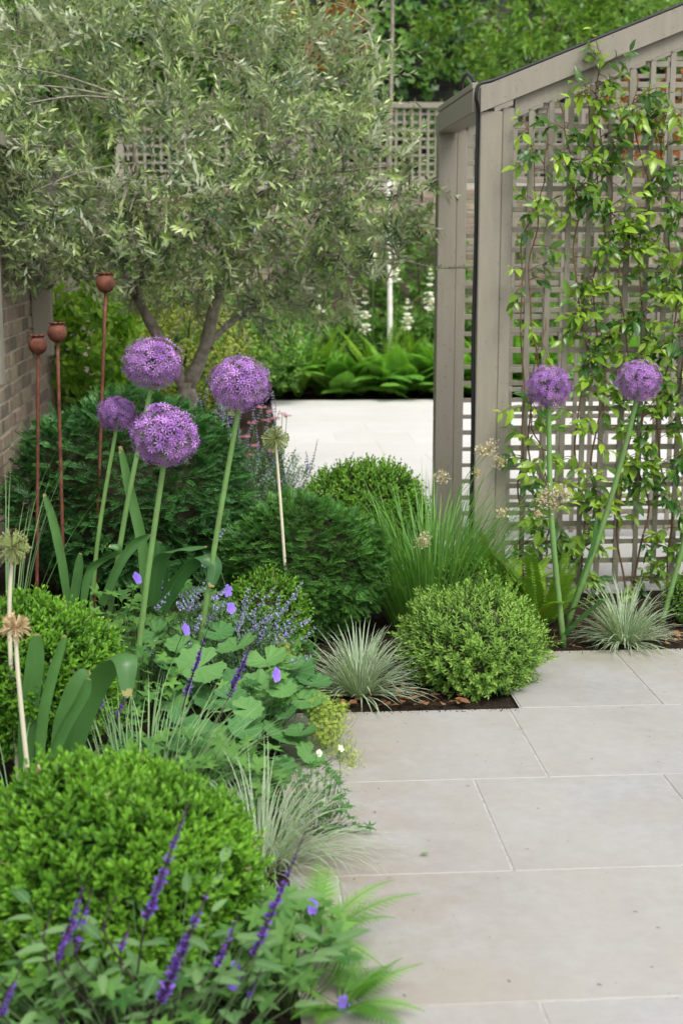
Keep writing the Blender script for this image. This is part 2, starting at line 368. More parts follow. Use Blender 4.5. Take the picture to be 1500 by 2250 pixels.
# ------------------------------------------------------------------ leaf templates (x across, y along, z up)
def leaf_tpl(w, rows, fold=.2, curl=.1):
    V = [(0, 0, 0)]; UV = [(.5, 0)]; Fs = []
    for y, h in rows:
        for s_ in (-1, 0, 1): V.append((s_*h*w, y, abs(s_)*h*w*fold - curl*y*y)); UV.append((.5+.5*s_, y))
    V.append((0, 1, -curl)); UV.append((.5, 1)); t = len(V)-1
    Fs += [(0, 3, 2), (0, 2, 1)]
    for i in range(len(rows)-1):
        a = 1+3*i; b = a+3; Fs += [(a, a+1, b+1), (a, b+1, b), (a+1, a+2, b+2), (a+1, b+2, b+1)]
    a = 1+3*(len(rows)-1); Fs += [(a, a+1, t), (a+1, a+2, t)]
    return np.array(V), np.array(Fs), np.array(UV)
OVAL = leaf_tpl(.26, [(.55, 1)], .35, .08)
OVAL2 = leaf_tpl(.27, [(.3, .85), (.65, .9)], .35, .12)
BOXL = leaf_tpl(.2, [(.3, .75), (.68, 1)], .35, .15)
LANCE = leaf_tpl(.135, [(.5, 1)], .3, .06)
LANCE2 = leaf_tpl(.15, [(.3, .9), (.7, .8)], .3, .12)
NEEDLE = (A([-.085,0,0],[.085,0,0],[.09,.75,0],[0,1,0],[-.09,.75,0]), np.array([(0,1,2),(0,2,4),(4,2,3)]), A([0,0],[1,0],[1,.8],[.5,1],[0,.8]))
JLEAF = leaf_tpl(.205, [(.15, .55), (.4, 1), (.65, .85), (.85, .4)], .3, .25)
OLEAF = leaf_tpl(.26, [(.15, .6), (.4, 1), (.65, .88), (.85, .45)], .22, .2)
def fan_tpl(lobes, depth, cup, notch=.35, teeth=0, pts=6, pleat=.05, sharp=1.0):
    """round / palmate leaf; the stalk joins at the origin, tip along +y"""
    n = lobes*pts; a0 = notch; th = np.linspace(-pi+a0, pi-a0, n+1); ph = np.linspace(0, lobes, n+1)
    r = 1 - depth*np.abs(np.sin(np.pi*(ph+.5)))**0 * (np.abs(np.cos(np.pi*ph))**sharp)
    r = 1 - depth*(np.abs(np.cos(np.pi*ph))**sharp)
    if teeth: r = r*(1-.05*(np.arange(n+1) % 2))
    rr = (.45, 1.0); V = [(0, 0, 0)]; UV = [(.5, 0)]
    for k in rr:
        rad = k*(r if k == 1 else (1-depth*.4+.0*r))
        V += [(rad[i]*sin(th[i]), rad[i]*cos(th[i]), cup*k*k + pleat*k*(.5-abs(math.cos(pi*ph[i])))) for i in range(n+1)]; UV += [(.5+abs(ph[i] % 1-.5), k) for i in range(n+1)]
    Fs = [(0, 2+i, 1+i) for i in range(n)]
    for i in range(n): a = 1+i; b = n+2+i; Fs += [(a, a+1, b+1), (a, b+1, b)]
    V = np.array(V); return V, np.array(Fs), np.array(UV)
ROUND = fan_tpl(9, .13, .16, .22, 1, 6, .07, 2.0)
PALM5 = fan_tpl(5, .55, .05, .45, 0, 4, .03, 1.2)
PALM7 = fan_tpl(7, .72, .02, .35, 0, 4, .02, .9)
IVYL = fan_tpl(5, .35, .05, .6, 0, 2, .03, 1.0)
def star_tpl(n, w, up, l=1.0):
    V = []; Fs = []; UV = []
    for i in range(n):
        a = 2*pi*i/n; c, s_ = cos(a), sin(a); b = len(V)
        for rr, ww, yy in ((.05, 0, 0), (.55, w, up*.5), (.55, -w, up*.5), (l, 0, up)):
            V.append((rr*c - ww*s_, yy, rr*s_ + ww*c)); UV.append((.5, rr))
        Fs += [(b, b+1, b+2), (b+1, b+3, b+2)]
    return np.array(V, float), np.array(Fs), np.array(UV)
STAR6 = star_tpl(6, .13, .25)
def petal_tpl():
    V = []; Fs = []
    for i in range(5):
        a = 2*pi*i/5; b = len(V)
        for rr, ww, yy in ((.03, 0, 0), (.5, .36, .12), (.5, -.36, .12), (.92, .3, .2), (.92, -.3, .2), (1.0, 0, .16), (.5, 0, .06)):
            V.append((rr*cos(a)-ww*sin(a), yy, rr*sin(a)+ww*cos(a)))
        Fs += [(b, b+1, b+6), (b, b+6, b+2), (b+1, b+3, b+5), (b+1, b+5, b+6), (b+6, b+5, b+4), (b+6, b+4, b+2)]
    return np.array(V), np.array(Fs), np.full((len(V), 2), .5)
FLOW5 = petal_tpl()
TINY = (A([-.4,0,0],[.4,.1,0],[0,.9,.3],[0,.45,-.4]), np.array([(0,1,2),(0,2,3),(1,3,2),(0,3,1)]), np.full((4,2),.5))
def pinna_tpl(nl=7, w=.21):
    V = []; Fs = []; UV = []; n = 0
    for i in range(nl):
        y = (i+.4)/nl; L = w*(1-y*.85)
        for s_ in (-1, 1):
            v = A([0, y-.03, 0], [s_*L*.55, y+.01, .02], [s_*L, y+L*.35, -.02], [s_*L*.45, y+.45/nl+.06, .02], [0, y+.05, 0])
            f = np.array([(0,1,3),(1,2,3),(0,3,4)]); f = f if s_ > 0 else f[:, ::-1]
            V.append(v); Fs.append(f+n); UV.append(np.full((5,2),.5)); n += 5
    v = A([-.03,.85,0],[.03,.85,0],[0,1,0]); V.append(v); Fs.append(np.array([(0,1,2)])+n); UV.append(np.full((3,2),.5))
    return np.concatenate(V), np.concatenate(Fs), np.concatenate(UV)
PINNA = pinna_tpl()
def scatter(mb, tpl, P, D, N, Sz, T=.5, m=0, Wd=1.0):
    V, Fs, UV = tpl; n = len(P)
    if n == 0: return mb
    D = unit(D); X = unit(np.cross(D, N)); Z = np.cross(X, D); Sz = np.broadcast_to(Sz, (n,))[:, None, None]; Wd = np.broadcast_to(Wd, (n,))[:, None, None]
    W_ = P[:, None] + Sz*(V[None, :, 0:1]*Wd*X[:, None] + V[None, :, 1:2]*D[:, None] + V[None, :, 2:3]*Z[:, None])
    Fa = Fs[None] + (np.arange(n)*len(V))[:, None, None]
    return mb.add(W_, Fa, np.tile(UV, (n, 1)), np.repeat(np.broadcast_to(T, (n,)), len(V)), m)
def frame(D):
    ref = np.where(np.abs(D[:, 2:3]) < .92, A(0, 0, 1.), A(1., 0, 0)); a = unit(np.cross(D, ref)); return a, np.cross(D, a)
def shoots(mb, tpl, P, D, L, nl, ll, a0, a1, t0, t1, m=0, stem=None, Tn=None, start=.15, shrink=.45):
    n = len(P); D = unit(D); a, b = frame(D); rot = U(0, 2*pi, n); L = np.broadcast_to(L, (n,)); Tn = U(-.25, .25, n)+.16*np.sin(P[:, 0]*21+P[:, 2]*13)*np.sin(P[:, 1]*17+P[:, 2]*19) if Tn is None else Tn
    for j in range(nl):
        f = start + (1-start)*j/max(1, nl-1)
        for s_ in (0, 1):
            az = rot + j*pi/2 + s_*pi + U(-.35, .35, n); R = np.cos(az)[:, None]*a + np.sin(az)[:, None]*b
            an = (a0*(1-f)+a1*f + U(-.2, .2, n))[:, None]
            d = D*np.cos(an)+R*np.sin(an); N = D*np.sin(an)-R*np.cos(an)+.25*rdir(n)
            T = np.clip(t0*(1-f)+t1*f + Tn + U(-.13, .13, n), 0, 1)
            scatter(mb, tpl, P + D*(L*f)[:, None], d, N, ll*(1-shrink*f*f)*U(.75, 1.2, n), T, m)
    if stem is not None: lines(mb, P, P+D*L[:, None]*.95, .0016, .0009, .3, stem)
def sprays(mb, P, D, N, L, npair, nl, T, m=0, ang=1.05, tpl=NEEDLE):
    n = len(P); D = unit(D); X = unit(np.cross(D, N)); Z = np.cross(X, D); L = np.broadcast_to(L, (n,))
    for j in range(npair):
        f = (j+.5)/npair; p = P + D*(L*f)[:, None] - Z*(L*.22*f*f)[:, None]
        for s_ in (-1, 1):
            an = ang*(1-.45*f)+U(-.15, .15, n); d = D*np.cos(an)[:, None] + s_*X*np.sin(an)[:, None] + Z*U(-.05, .28, n)[:, None]
            scatter(mb, tpl, p, d, Z+.2*rdir(n), nl*(1-.45*abs(f-.4))*U(.85, 1.15, n), np.clip(T+.35*(f-.5)+U(-.1, .1, n), 0, 1), m)
def ell_pts(n, c, r, zlo=-.5, jit=.06):
    i = np.arange(n)+.5; ph = np.arccos(1-2*i/n); th = pi*(1+5**.5)*i
    d = np.stack([np.cos(th)*np.sin(ph), np.sin(th)*np.sin(ph), np.cos(ph)], 1); d = unit(d+rng.normal(size=d.shape)*.07); d = d[d[:, 2] > zlo]
    r = np.array(r); lump = 1+.05*np.sin(d[:, 0]*7+c[0]*9)*np.sin(d[:, 1]*6+1)+.045*np.sin(d[:, 2]*8+c[1]*5+d[:, 0]*4)
    p = np.array(c)+d*r*(lump*(1+rng.normal(size=len(d))*jit*.55-jit*.6))[:, None]
    nn = unit(d/r); return p, nn
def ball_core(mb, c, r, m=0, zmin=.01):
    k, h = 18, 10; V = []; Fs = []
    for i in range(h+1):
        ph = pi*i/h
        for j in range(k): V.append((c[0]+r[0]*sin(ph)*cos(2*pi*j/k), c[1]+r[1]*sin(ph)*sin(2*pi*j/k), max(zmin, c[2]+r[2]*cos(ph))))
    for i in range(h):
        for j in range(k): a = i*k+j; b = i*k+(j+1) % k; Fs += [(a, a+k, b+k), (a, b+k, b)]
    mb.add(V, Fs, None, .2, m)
def arc(b, az, L, e0, e1, n=12, sway=0.):
    el = np.linspace(e0, e1, n); azs = az + sway*np.linspace(0, 1, n)**2; st = L/(n-1)
    d = np.stack([np.cos(azs)*np.cos(el), np.sin(azs)*np.cos(el), np.sin(el)], 1)
    P = np.vstack([b, b+np.cumsum(d[:-1]*st, 0)]); return P, d
def ribbon(mb, P, W_, Sd, fold=.3, T=.5, m=0, wave=0.):
    n = len(P); tg = unit(np.gradient(P, axis=0)); Sd = np.asarray(Sd, float); Sd = np.tile(Sd, (n, 1)) if Sd.ndim == 1 else Sd
    X = unit(Sd-(Sd*tg).sum(1, keepdims=True)*tg); Z = np.cross(X, tg); W_ = np.broadcast_to(W_, (n,))[:, None]
    wv = (wave*np.sin(np.arange(n)*1.3))[:, None]
    cols = [P - X*W_*s_ + Z*W_*(fold*s_*s_) + Z*W_*wv*(s_*abs(s_)) for s_ in (1, .5, 0, -.5, -1)]
    V = np.stack(cols, 1).reshape(-1, 3); UV = np.stack([np.tile([0, .25, .5, .75, 1], n), np.repeat(np.linspace(0, 1, n), 5)], 1); Fs = []
    for i in range(n-1):
        for j in range(4): a = i*5+j; Fs += [(a, a+1, a+6), (a, a+6, a+5)]
    mb.add(V, Fs, UV, T, m)
def blades(mb, c, n, spread, L0, L1, e0, e1, w, T0=0., T1=1., m=0, seg=7, az=None, droop=(.4, 1.6), wide=3):
    a = U(0, 2*pi, n) if az is None else U(az[0], az[1], n); L = U(L0, L1, n); el = U(e0, e1, n); dr = U(*droop, n); tw = U(-.35, .35, n)
    r = spread*np.sqrt(U(0, 1, n)); P = np.array(c)+np.stack([np.cos(a)*r, np.sin(a)*r, np.zeros(n)], 1); rows = []; UVr = []
    for k in range(seg+1):
        f = k/seg; e = el-dr*f*f; aa = a+tw*f; d = np.stack([np.cos(aa)*np.cos(e), np.sin(aa)*np.cos(e), np.sin(e)], 1)
        sd = np.stack([-np.sin(aa), np.cos(aa), np.zeros(n)], 1); up = np.cross(sd, d)*-1
        ww = w*(min(1, .55+1.8*f) if f < .3 else 1-((f-.3)/.7)**2*.97)
        rows.append(np.stack([P-sd*ww, P+up*ww*-.25, P+sd*ww], 1)); UVr.append([(0, f), (.5, f), (1, f)])
        P = P+d*(L/seg)[:, None]; P[:, 2] = np.maximum(P[:, 2], .012)
    V = np.stack(rows, 1); nv = 3*(seg+1); Fs = []
    for k in range(seg):
        for j in (0, 1): q = k*3+j; Fs += [(q, q+1, q+4), (q, q+4, q+3)]
    Fa = np.array(Fs)[None]+(np.arange(n)*nv)[:, None, None]
    mb.add(V.reshape(-1, 3), Fa, np.tile(np.array(UVr).reshape(-1, 2), (n, 1)), np.repeat(U(T0, T1, n), nv), m)
    return P

# ================================================================== SETTING
mb = MB(); n = 60; gx = np.linspace(-60, 60, 3); mb.add([(-200, -60, -.03), (200, -60, -.03), (200, 340, -.03), (-200, 340, -.03)], [(0, 1, 2), (0, 2, 3)])
struct(mb.build('ground', 'soil'))
# planting soil, gently uneven
def soil_patch(name, x0, x1, y0, y1, h=.02, res=.06):
    nx = max(2, int((x1-x0)/res)); ny = max(2, int((y1-y0)/res)); X, Y = np.meshgrid(np.linspace(x0, x1, nx), np.linspace(y0, y1, ny)); Z = rng.normal(size=X.shape)*.007+h*np.sin(X*5)*np.sin(Y*4)*.3-.015
    V = np.stack([X, Y, Z], -1).reshape(-1, 3); i = np.arange((ny-1)*nx).reshape(ny-1, nx)[:, :-1].ravel()
    Fs = np.concatenate([np.stack([i, i+1, i+nx+1], 1), np.stack([i, i+nx+1, i+nx], 1)]); m_ = MB().add(V, Fs)
    struct(m_.build(name, 'soil'))
soil_patch('soil_border', -1.15, .10, 1.6, 4.445); soil_patch('soil_middle_bed', -1.15, .90, 4.447, 5.10); soil_patch('soil_trellis_bed', -1.15, 3.2, 5.102, 6.05); soil_patch('soil_olive_bed', -1.15, .28, 6.05, 14.0, res=.12)
soil_patch('soil_fern_bed', -1.15, 6.5, 14.0, 15.5, res=.12)

pav = MB(); pav.add([(.10, 1.2, -.0018), (.90, 1.2, -.0018), (.90, 4.445, -.0018), (.10, 4.445, -.0018)], [(0, 1, 2), (0, 2, 3)])
pav.add([(.90, 1.2, -.0018), (3.2, 1.2, -.0018), (3.2, 5.10, -.0018), (.90, 5.10, -.0018)], [(0, 1, 2), (0, 2, 3)])
paving = struct(pav.build('paving', 'mortar', origin=(0, 0, 0)))
rows = [(1.40, 2.004, [-.62, -.02, .88, 1.48, 2.4]), (2.004, 2.607, [-.32, .582, 1.18, 2.08, 2.7]), (2.607, 3.215, [-.385, .215, 1.115, 2.015, 2.6]),
        (3.215, 3.825, [-.25, .645, 1.194, 2.09, 2.7]), (3.825, 4.445, [.10, .862, 1.462, 2.362, 2.9]), (4.445, 5.10, [.902, 1.381, 1.981, 2.88])]
for y0, y1, xs in rows:
    for x0, x1 in zip(xs, xs[1:]):
        if x1 < .2: continue
        x0 = max(x0, .10)
        g = .0031; b_ = MB(); dz = U(-.0004, .0008); bbox(b_, (x0+g, y0+.0024, -.045), (x1-g, y1-.0024, dz), .0016); b_.build('slab', 'slab', paving, smooth=False)
fp = MB(); fp.add([(.28, 6.05, -.0018), (9, 6.05, -.0018), (9, 14.0, -.0018), (.28, 14.0, -.0018)], [(0, 1, 2), (0, 2, 3)])
patio = struct(fp.build('patio', 'far', origin=(0, 0, 0)))
for k, y in enumerate(np.arange(6.05, 13.9, .6118)):
    x = .283
    while x < 6.4:
        x1 = x+rng.choice([.6, .9, .75]) if x > .3 or k % 2 else x+.45
        b_ = MB(); bbox(b_, (x+.0022, y+.0022, -.04), (x1-.0022, y+.6096, U(-.0004, .0007)), .0015); b_.build('slab', 'far', patio, smooth=False); x = x1

# ------------------------------------------------------------------ brick walls
def brick_mesh(sx, sy, sz):
    m_ = MB(); bbox(m_, (-sx/2, -sy/2, -sz/2), (sx/2, sy/2, sz/2), .005); me_o = m_.build('brick_source', 'brick', smooth=False); me = me_o.data; bpy.data.objects.remove(me_o); me.name = 'brick'; return me
def bricks(wall, axis, face, a0, a1, h, pick):
    """axis 'x': wall runs along X with its face at y=face; axis 'y': runs along Y, face at x=face"""
    o0 = ORG[wall.name]; L, Hh, dp = .215, .065, .10; mp, pz = .225, .075; rest = MB(); r2 = np.random.default_rng(5)
    full = brick_mesh(L, dp, Hh) if axis == 'x' else brick_mesh(dp, L, Hh); head = brick_mesh(.1, dp, Hh) if axis == 'x' else brick_mesh(dp, .1, Hh)
    for k in range(int(h/pz)):
        z = k*pz+pz/2; p = a0 - (mp/2 if k % 2 else 0); j = 0
        while p < a1:
            hd = (j % 2 == 1); ln = .1 if hd else L; q = p+ln/2; p += ln+.01; j += 1
            if q-ln/2 < a0-.001 or q+ln/2 > a1+.001: continue
            off = face + r2.uniform(-.004, .003); c = A(q, off+dp/2, z) if axis == 'x' else A(off-dp/2, q, z)
            if pick(q, z): share(head if hd else full, 'brick', wall, c-o0, (0, 0, r2.uniform(-.006, .006)))
            else:
                hs_ = A(ln/2, dp/2, Hh/2) if axis == 'x' else A(dp/2, ln/2, Hh/2); box(rest, c-hs_, c+hs_, 0, r2.uniform(0, 1))
    rest.build('far_bricks', 'brick', wall, smooth=False, kind='stuff')
wl = thing('brick_wall', 'low yellow stock brick wall running back beside the rusty poppy stakes', 'wall', (-1.15, 6, 0))
m_ = MB(); box(m_, (-1.37, 5.0, -.03), (-1.156, 15.5, 1.44)); m_.build('mortar_bed', 'bmortar', wl)
m_ = MB(); bbox(m_, (-1.40, 4.98, 1.442), (-1.12, 15.45, 1.50), .006); m_.build('coping', 'bmortar', wl)
bricks(wl, 'y', -1.15, 5.0, 15.4, 1.44, lambda q, z: 6.6 < q < 10.4 and z > .42)
wb = thing('brick_wall', 'tan brick garden wall behind the far fern bed', 'wall', (2, 15.5, 0))
m_ = MB(); box(m_, (-1.4, 15.507, -.03), (7.0, 15.73, 2.17)); m_.build('mortar_bed', 'bmortar', wb)
bricks(wb, 'x', 15.5, -1.15, 6.9, 2.17, lambda q, z: .3 < q < 4.9 and z > 1.13)

# ------------------------------------------------------------------ trellises along the walls
def one_box(name, lo, hi, parent, b=.003, mat='paint'):
    m_ = MB(); bbox(m_, lo, hi, b); return m_.build(name, mat, parent, smooth=False)
tb = thing('trellis_fence', 'square lattice fence fixed above the tan garden wall', 'trellis', (2, 15.6, 2.17))
for x in np.arange(-1.3, 7.0, 1.86): one_box('post', (x, 15.56, 2.17), (x+.09, 15.65, 3.0), tb)
one_box('rail', (-1.35, 15.55, 2.94), (7.0, 15.66, 3.0), tb); one_box('rail', (-1.35, 15.555, 2.175), (7.0, 15.655, 2.235), tb)
vs = one_box('slat', ORG[tb.name]-A(.014, .006, .36), ORG[tb.name]+A(.014, .006, .36), tb); vs.location = A(-1.25, 15.585, 2.588)-ORG[tb.name]
for x in np.arange(-1.165, 6.9, .086): share(vs, 'slat', tb, A(x, 15.585, 2.588)-ORG[tb.name])
for z in np.arange(2.28, 2.93, .086): one_box('slat', (-1.3, 15.595, z-.014), (6.9, 15.607, z+.014), tb, .002)
tl = thing('trellis_fence', 'taupe lattice with posts bolted onto the low brick wall', 'trellis', (-1.1, 8, .9))
for y in (4.6, 6.3, 8.0, 9.7, 11.4, 13.1): one_box('post', (-1.148, y, .9), (-1.045, y+.1, 1.93), tl)
one_box('rail', (-1.16, 4.5, 1.932), (-1.03, 15.4, 1.99), tl); one_box('rail', (-1.155, 4.5, 1.502), (-1.12, 15.4, 1.56), tl)
vs = one_box('slat', ORG[tl.name]-A(.006, .014, .185), ORG[tl.name]+A(.006, .014, .185), tl, .002); vs.location = A(-1.165, 4.7, 1.745)-ORG[tl.name]
for y in np.arange(4.786, 15.3, .086): share(vs, 'slat', tl, A(-1.165, y, 1.745)-ORG[tl.name])
for z in np.arange(1.62, 1.92, .086): one_box('slat', (-1.157, 4.6, z-.014), (-1.151, 15.3, z+.014), tl, .002)

# ------------------------------------------------------------------ pergola
pg = thing('pergola', 'taupe painted pergola with lattice sides and a sloping rafter', 'pergola', (1.0, 6.0, 0))
SL = .397
def panel(y, xl, front):
    pw = .092; X1 = 2.75
    ztop = lambda x: 2.143+(x-1.0)*SL
    m_ = MB(); bbox(m_, (xl, y, -.02), (xl+pw, y+.092, 2.045 if front else 2.05), .004); m_.build('post', 'paint', pg, smooth=False)
    m_ = MB(); bbox(m_, (xl+pw+.001, y+.012, -.01), (xl+pw+.052, y+.06, 2.06), .004); m_.build('stile', 'paint', pg, smooth=False)
    def slope(name, x0, x1, top, dep, y0, y1):
        m2 = MB(); V = []
        for yy in (y0, y1):
            V += [(x0, yy, ztop(x0)-top-dep), (x1, yy, ztop(x1)-top-dep), (x1, yy, ztop(x1)-top), (x0, yy, ztop(x0)-top)]
        m2.add(V, [(0,1,2),(0,2,3),(4,6,5),(4,7,6),(0,5,1),(0,4,5),(3,2,6),(3,6,7),(0,3,7),(0,7,4),(1,5,6),(1,6,2)]); return m2.build(name, 'paint', pg, smooth=False)
    slope('rafter', xl-.002, X1, 0, .1, y-.012, y+.104); slope('top_rail', xl+pw+.053, X1, .102, .062, y+.014, y+.058)
    sx = xl+pw+.052; px = .0842
    for x in np.arange(sx+.072, X1, px):
        one_box('slat', (x-.0115+U(-.002, .002), y+.022, .03), (x+.0115+U(-.002, .002), y+.030, ztop(x)-.17), pg, .0015)
    for z in np.arange(.052, 2.75, px):
        xs_ = max(sx, 1.0+(z+.166-2.143)/SL+.02)
        if xs_ < X1-.1: one_box('slat', (xs_, y+.0315, z-.0115+U(-.002, .002)), (X1, y+.0395, z+.0115+U(-.002, .002)), pg, .0015)
panel(6.0, .993, True); panel(7.15, .978, False)
m_ = MB(); bbox(m_, (.975, 6.108, 2.046), (1.07, 7.135, 2.142), .004); hdr = m_.build('header', 'paint', pg, smooth=False)
m_ = MB(); bbox(m_, (.972, 6.11, 2.1425), (1.10, 7.14, 2.17), .003); m_.build('header_cap', 'paint', hdr, smooth=False)
cab = MB(); zr = lambda x: 2.143+(x-1.0)*SL
pts = [A(.985, 6.03, -.01), A(.984, 6.03, .3), A(.986, 6.025, .7), A(.982, 6.03, 1.1), A(.986, 6.03, 1.5), A(.983, 6.025, 1.8), A(.984, 6.02, 2.04), A(.972, 6.0, 2.10), A(.985, 6.0, 2.15), A(1.05, 6.01, zr(1.05)+.008), A(1.2, 6.02, zr(1.2)+.008), A(1.5, 6.03, zr(1.5)+.008), A(2.0, 6.03, zr(2.0)+.008), A(2.7, 6.03, zr(2.7)+.008)]
tube(cab, smooth_path(pts, 90), .0075, 8); tag(cab.build('cable', 'black'), 'black cable clipped to the pergola post and along its rafter', 'cable')
c2 = MB(); tube(c2, smooth_path([A(.99, 6.16, 2.176), A(.985, 6.2, 2.20), A(.98, 6.3, 2.225), A(.975, 6.4, 2.20), A(.98, 6.46, 2.174)], 16), .009, 8)
tag(c2.build('cable_loop', 'black'), 'short black cable loop on top of the pergola header', 'cable')

# ================================================================== OLIVE
OY = 8.0
ob = at(412, 1120, OY); ob[2] = 0
olive = thing('olive_tree', 'silvery olive tree with a forked grey trunk behind the purple globes', 'tree', ob)
def P3(*a): return [at(u, v, y) for u, v, y in a]
trunk = MB(); tp = smooth_path([ob+A(0, 0, -.05)]+P3((412, 1000, 8), (414, 900, 8), (408, 840, 8)), 16); tube(trunk, tp, np.linspace(.070, .054, 16)+.01*np.sin(np.arange(16)*1.7), 10)
trunk.build('trunk', 'bark', olive)
limbs = [([(408, 850, 8), (350, 745, 8.02), (310, 670, 8.05), (255, 570, 8.1), (190, 470, 8.1), (120, 380, 8.15)], .045, .012),
         ([(412, 850, 8), (448, 770, 7.98), (470, 680, 7.95), (500, 570, 7.9), (545, 450, 7.85), (570, 330, 7.8), (590, 180, 7.8)], .05, .01),
         ([(455, 755, 7.98), (520, 700, 8.1), (590, 655, 8.3), (680, 600, 8.5)], .026, .006), ([(500, 575, 7.9), (440, 450, 8.1), (390, 310, 8.25), (360, 150, 8.3)], .028, .007),
         ([(545, 450, 7.85), (640, 390, 7.6), (740, 378, 7.4), (850, 365, 7.3)], .015, .004), ([(540, 472, 7.85), (650, 475, 7.7), (760, 440, 7.5), (900, 430, 7.2)], .014, .004),
         ([(300, 655, 8.05), (330, 520, 7.8), (300, 380, 7.6), (290, 220, 7.5)], .024, .006), ([(255, 570, 8.1), (130, 510, 7.9), (40, 440, 7.7)], .018, .005),
         ([(310, 670, 8.05), (300, 580, 8.4), (230, 420, 8.7)], .02, .005), ([(560, 380, 7.82), (680, 260, 7.9), (780, 150, 8.0), (820, 60, 8)], .018, .005),
         ([(700, 560, 8.2), (860, 570, 7.4), (960, 588, 6.85), (1035, 588, 6.62)], .006, .0025), ([(500, 570, 7.9), (600, 560, 8.1), (700, 560, 8.2)], .02, .006),
         ([(190, 470, 8.1), (150, 300, 8.0), (130, 120, 7.9)], .016, .004), ([(390, 310, 8.25), (480, 180, 8.4), (500, 40, 8.4)], .014, .004)]
limb_pts = []
for pl, r0, r1 in limbs:
    q = smooth_path(P3(*pl), 22); m_ = MB(); tube(m_, q, (np.linspace(r0, r1, 22)+.06*r0*np.sin(np.arange(22)*1.3))*.86, 8); m_.build('limb', 'bark', olive); limb_pts.append(q)
limb_pts = np.concatenate(limb_pts)
# crown clumps: u, v, half-width, half-height (px at that distance), Y, number of twigs
clumps = [(15, 320, 80, 120, 6.75, 120), (30, 500, 80, 70, 6.8, 60), (-30, 170, 130, 170, 7.2, 90), (-20, 420, 110, 130, 7.0, 70), (60, 60, 150, 130, 7.6, 80), (430, 130, 330, 170, 8.0, 240), (150, 160, 240, 190, 8.0, 190), (680, 170, 190, 160, 8.0, 150), (330, 330, 260, 150, 7.5, 170), (60, 380, 170, 150, 7.9, 110), (600, 330, 230, 150, 7.6, 150),
          (780, 330, 130, 150, 7.7, 90), (860, 440, 100, 75, 7.2, 50), (200, 500, 190, 75, 7.7, 90), (440, 500, 200, 90, 7.7, 100), (660, 490, 180, 80, 7.8, 85), (250, 585, 110, 45, 8.0, 34), (420, 600, 140, 55, 8.1, 40),
          (620, 610, 150, 70, 8.1, 52), (780, 560, 110, 70, 7.9, 34), (700, 670, 100, 45, 8.2, 20), (20, 560, 90, 55, 7.5, 30), (300, 20, 300, 110, 8.2, 110), (620, 30, 200, 110, 8.2, 70), (50, 20, 150, 110, 8.0, 60), (790, 210, 75, 90, 7.9, 40), (560, 660, 60, 70, 8.2, 20), (110, 545, 110, 50, 7.3, 50), (290, 605, 110, 45, 7.5, 40), (40, 610, 60, 40, 7.2, 16), (420, 665, 60, 40, 8.3, 14), (700, 250, 160, 120, 7.3, 60), (500, 620, 90, 50, 7.5, 26), (330, 640, 70, 50, 8.3, 22), (640, 690, 110, 45, 8.0, 26), (200, 560, 90, 50, 7.4, 30), (470, 560, 150, 60, 7.4, 45), (840, 540, 90, 60, 7.2, 26), (300, 470, 200, 90, 7.1, 60), (560, 430, 180, 90, 7.1, 60)]
crown = MB(); ctr = at(430, 480, 8.0)
for u, v, ru, rv, y, cnt in clumps:
    cnt = max(14, int(cnt*.62)); c = at(u, v, y); k = y/F; d = rdir(cnt)*(U(.25, 1, cnt)**.45)[:, None]; P = c + d*A(ru*k, min(.55, ru*k*.9), rv*k)
    out = unit(P-ctr); D = unit(out*.55 + rdir(cnt)*.85 + A(0, 0, .15)); low = np.clip((560-v)/400, -1, 1); D[:, 2] += -.25 if v > 540 else .1
    L = U(.14, .38, cnt); h_ = cnt//2
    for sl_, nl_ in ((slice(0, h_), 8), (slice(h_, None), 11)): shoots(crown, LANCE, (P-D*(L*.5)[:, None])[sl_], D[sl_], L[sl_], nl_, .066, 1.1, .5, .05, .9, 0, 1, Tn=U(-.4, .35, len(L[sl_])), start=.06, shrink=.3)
# trailing twig over the pergola post
tw = smooth_path(P3((860, 570, 7.4), (960, 588, 6.85), (1035, 588, 6.62)), 14); shoots(crown, LANCE, tw[4:], unit(np.gradient(tw, axis=0))[4:]+A(0, 0, .1), .05, 3, .026, .9, .5, .3, .8, 0, 1)
# twigs linking clumps to limbs
cl = [at(u, v, y) for u, v, ru, rv, y, cnt in clumps]
for c in cl:
    for _ in range(4):
        e = c+rng.normal(size=3)*.12; s0 = limb_pts[np.argmin(((limb_pts-e)**2).sum(1)+U(0, .05, len(limb_pts)))]; tube(crown, smooth_path([s0, (s0+e)/2+A(0, 0, .03), e], 8), np.linspace(.006, .0025, 8), 5, .3, 1)
crown.build('crown', ['olive', 'bark'], olive, kind='stuff')

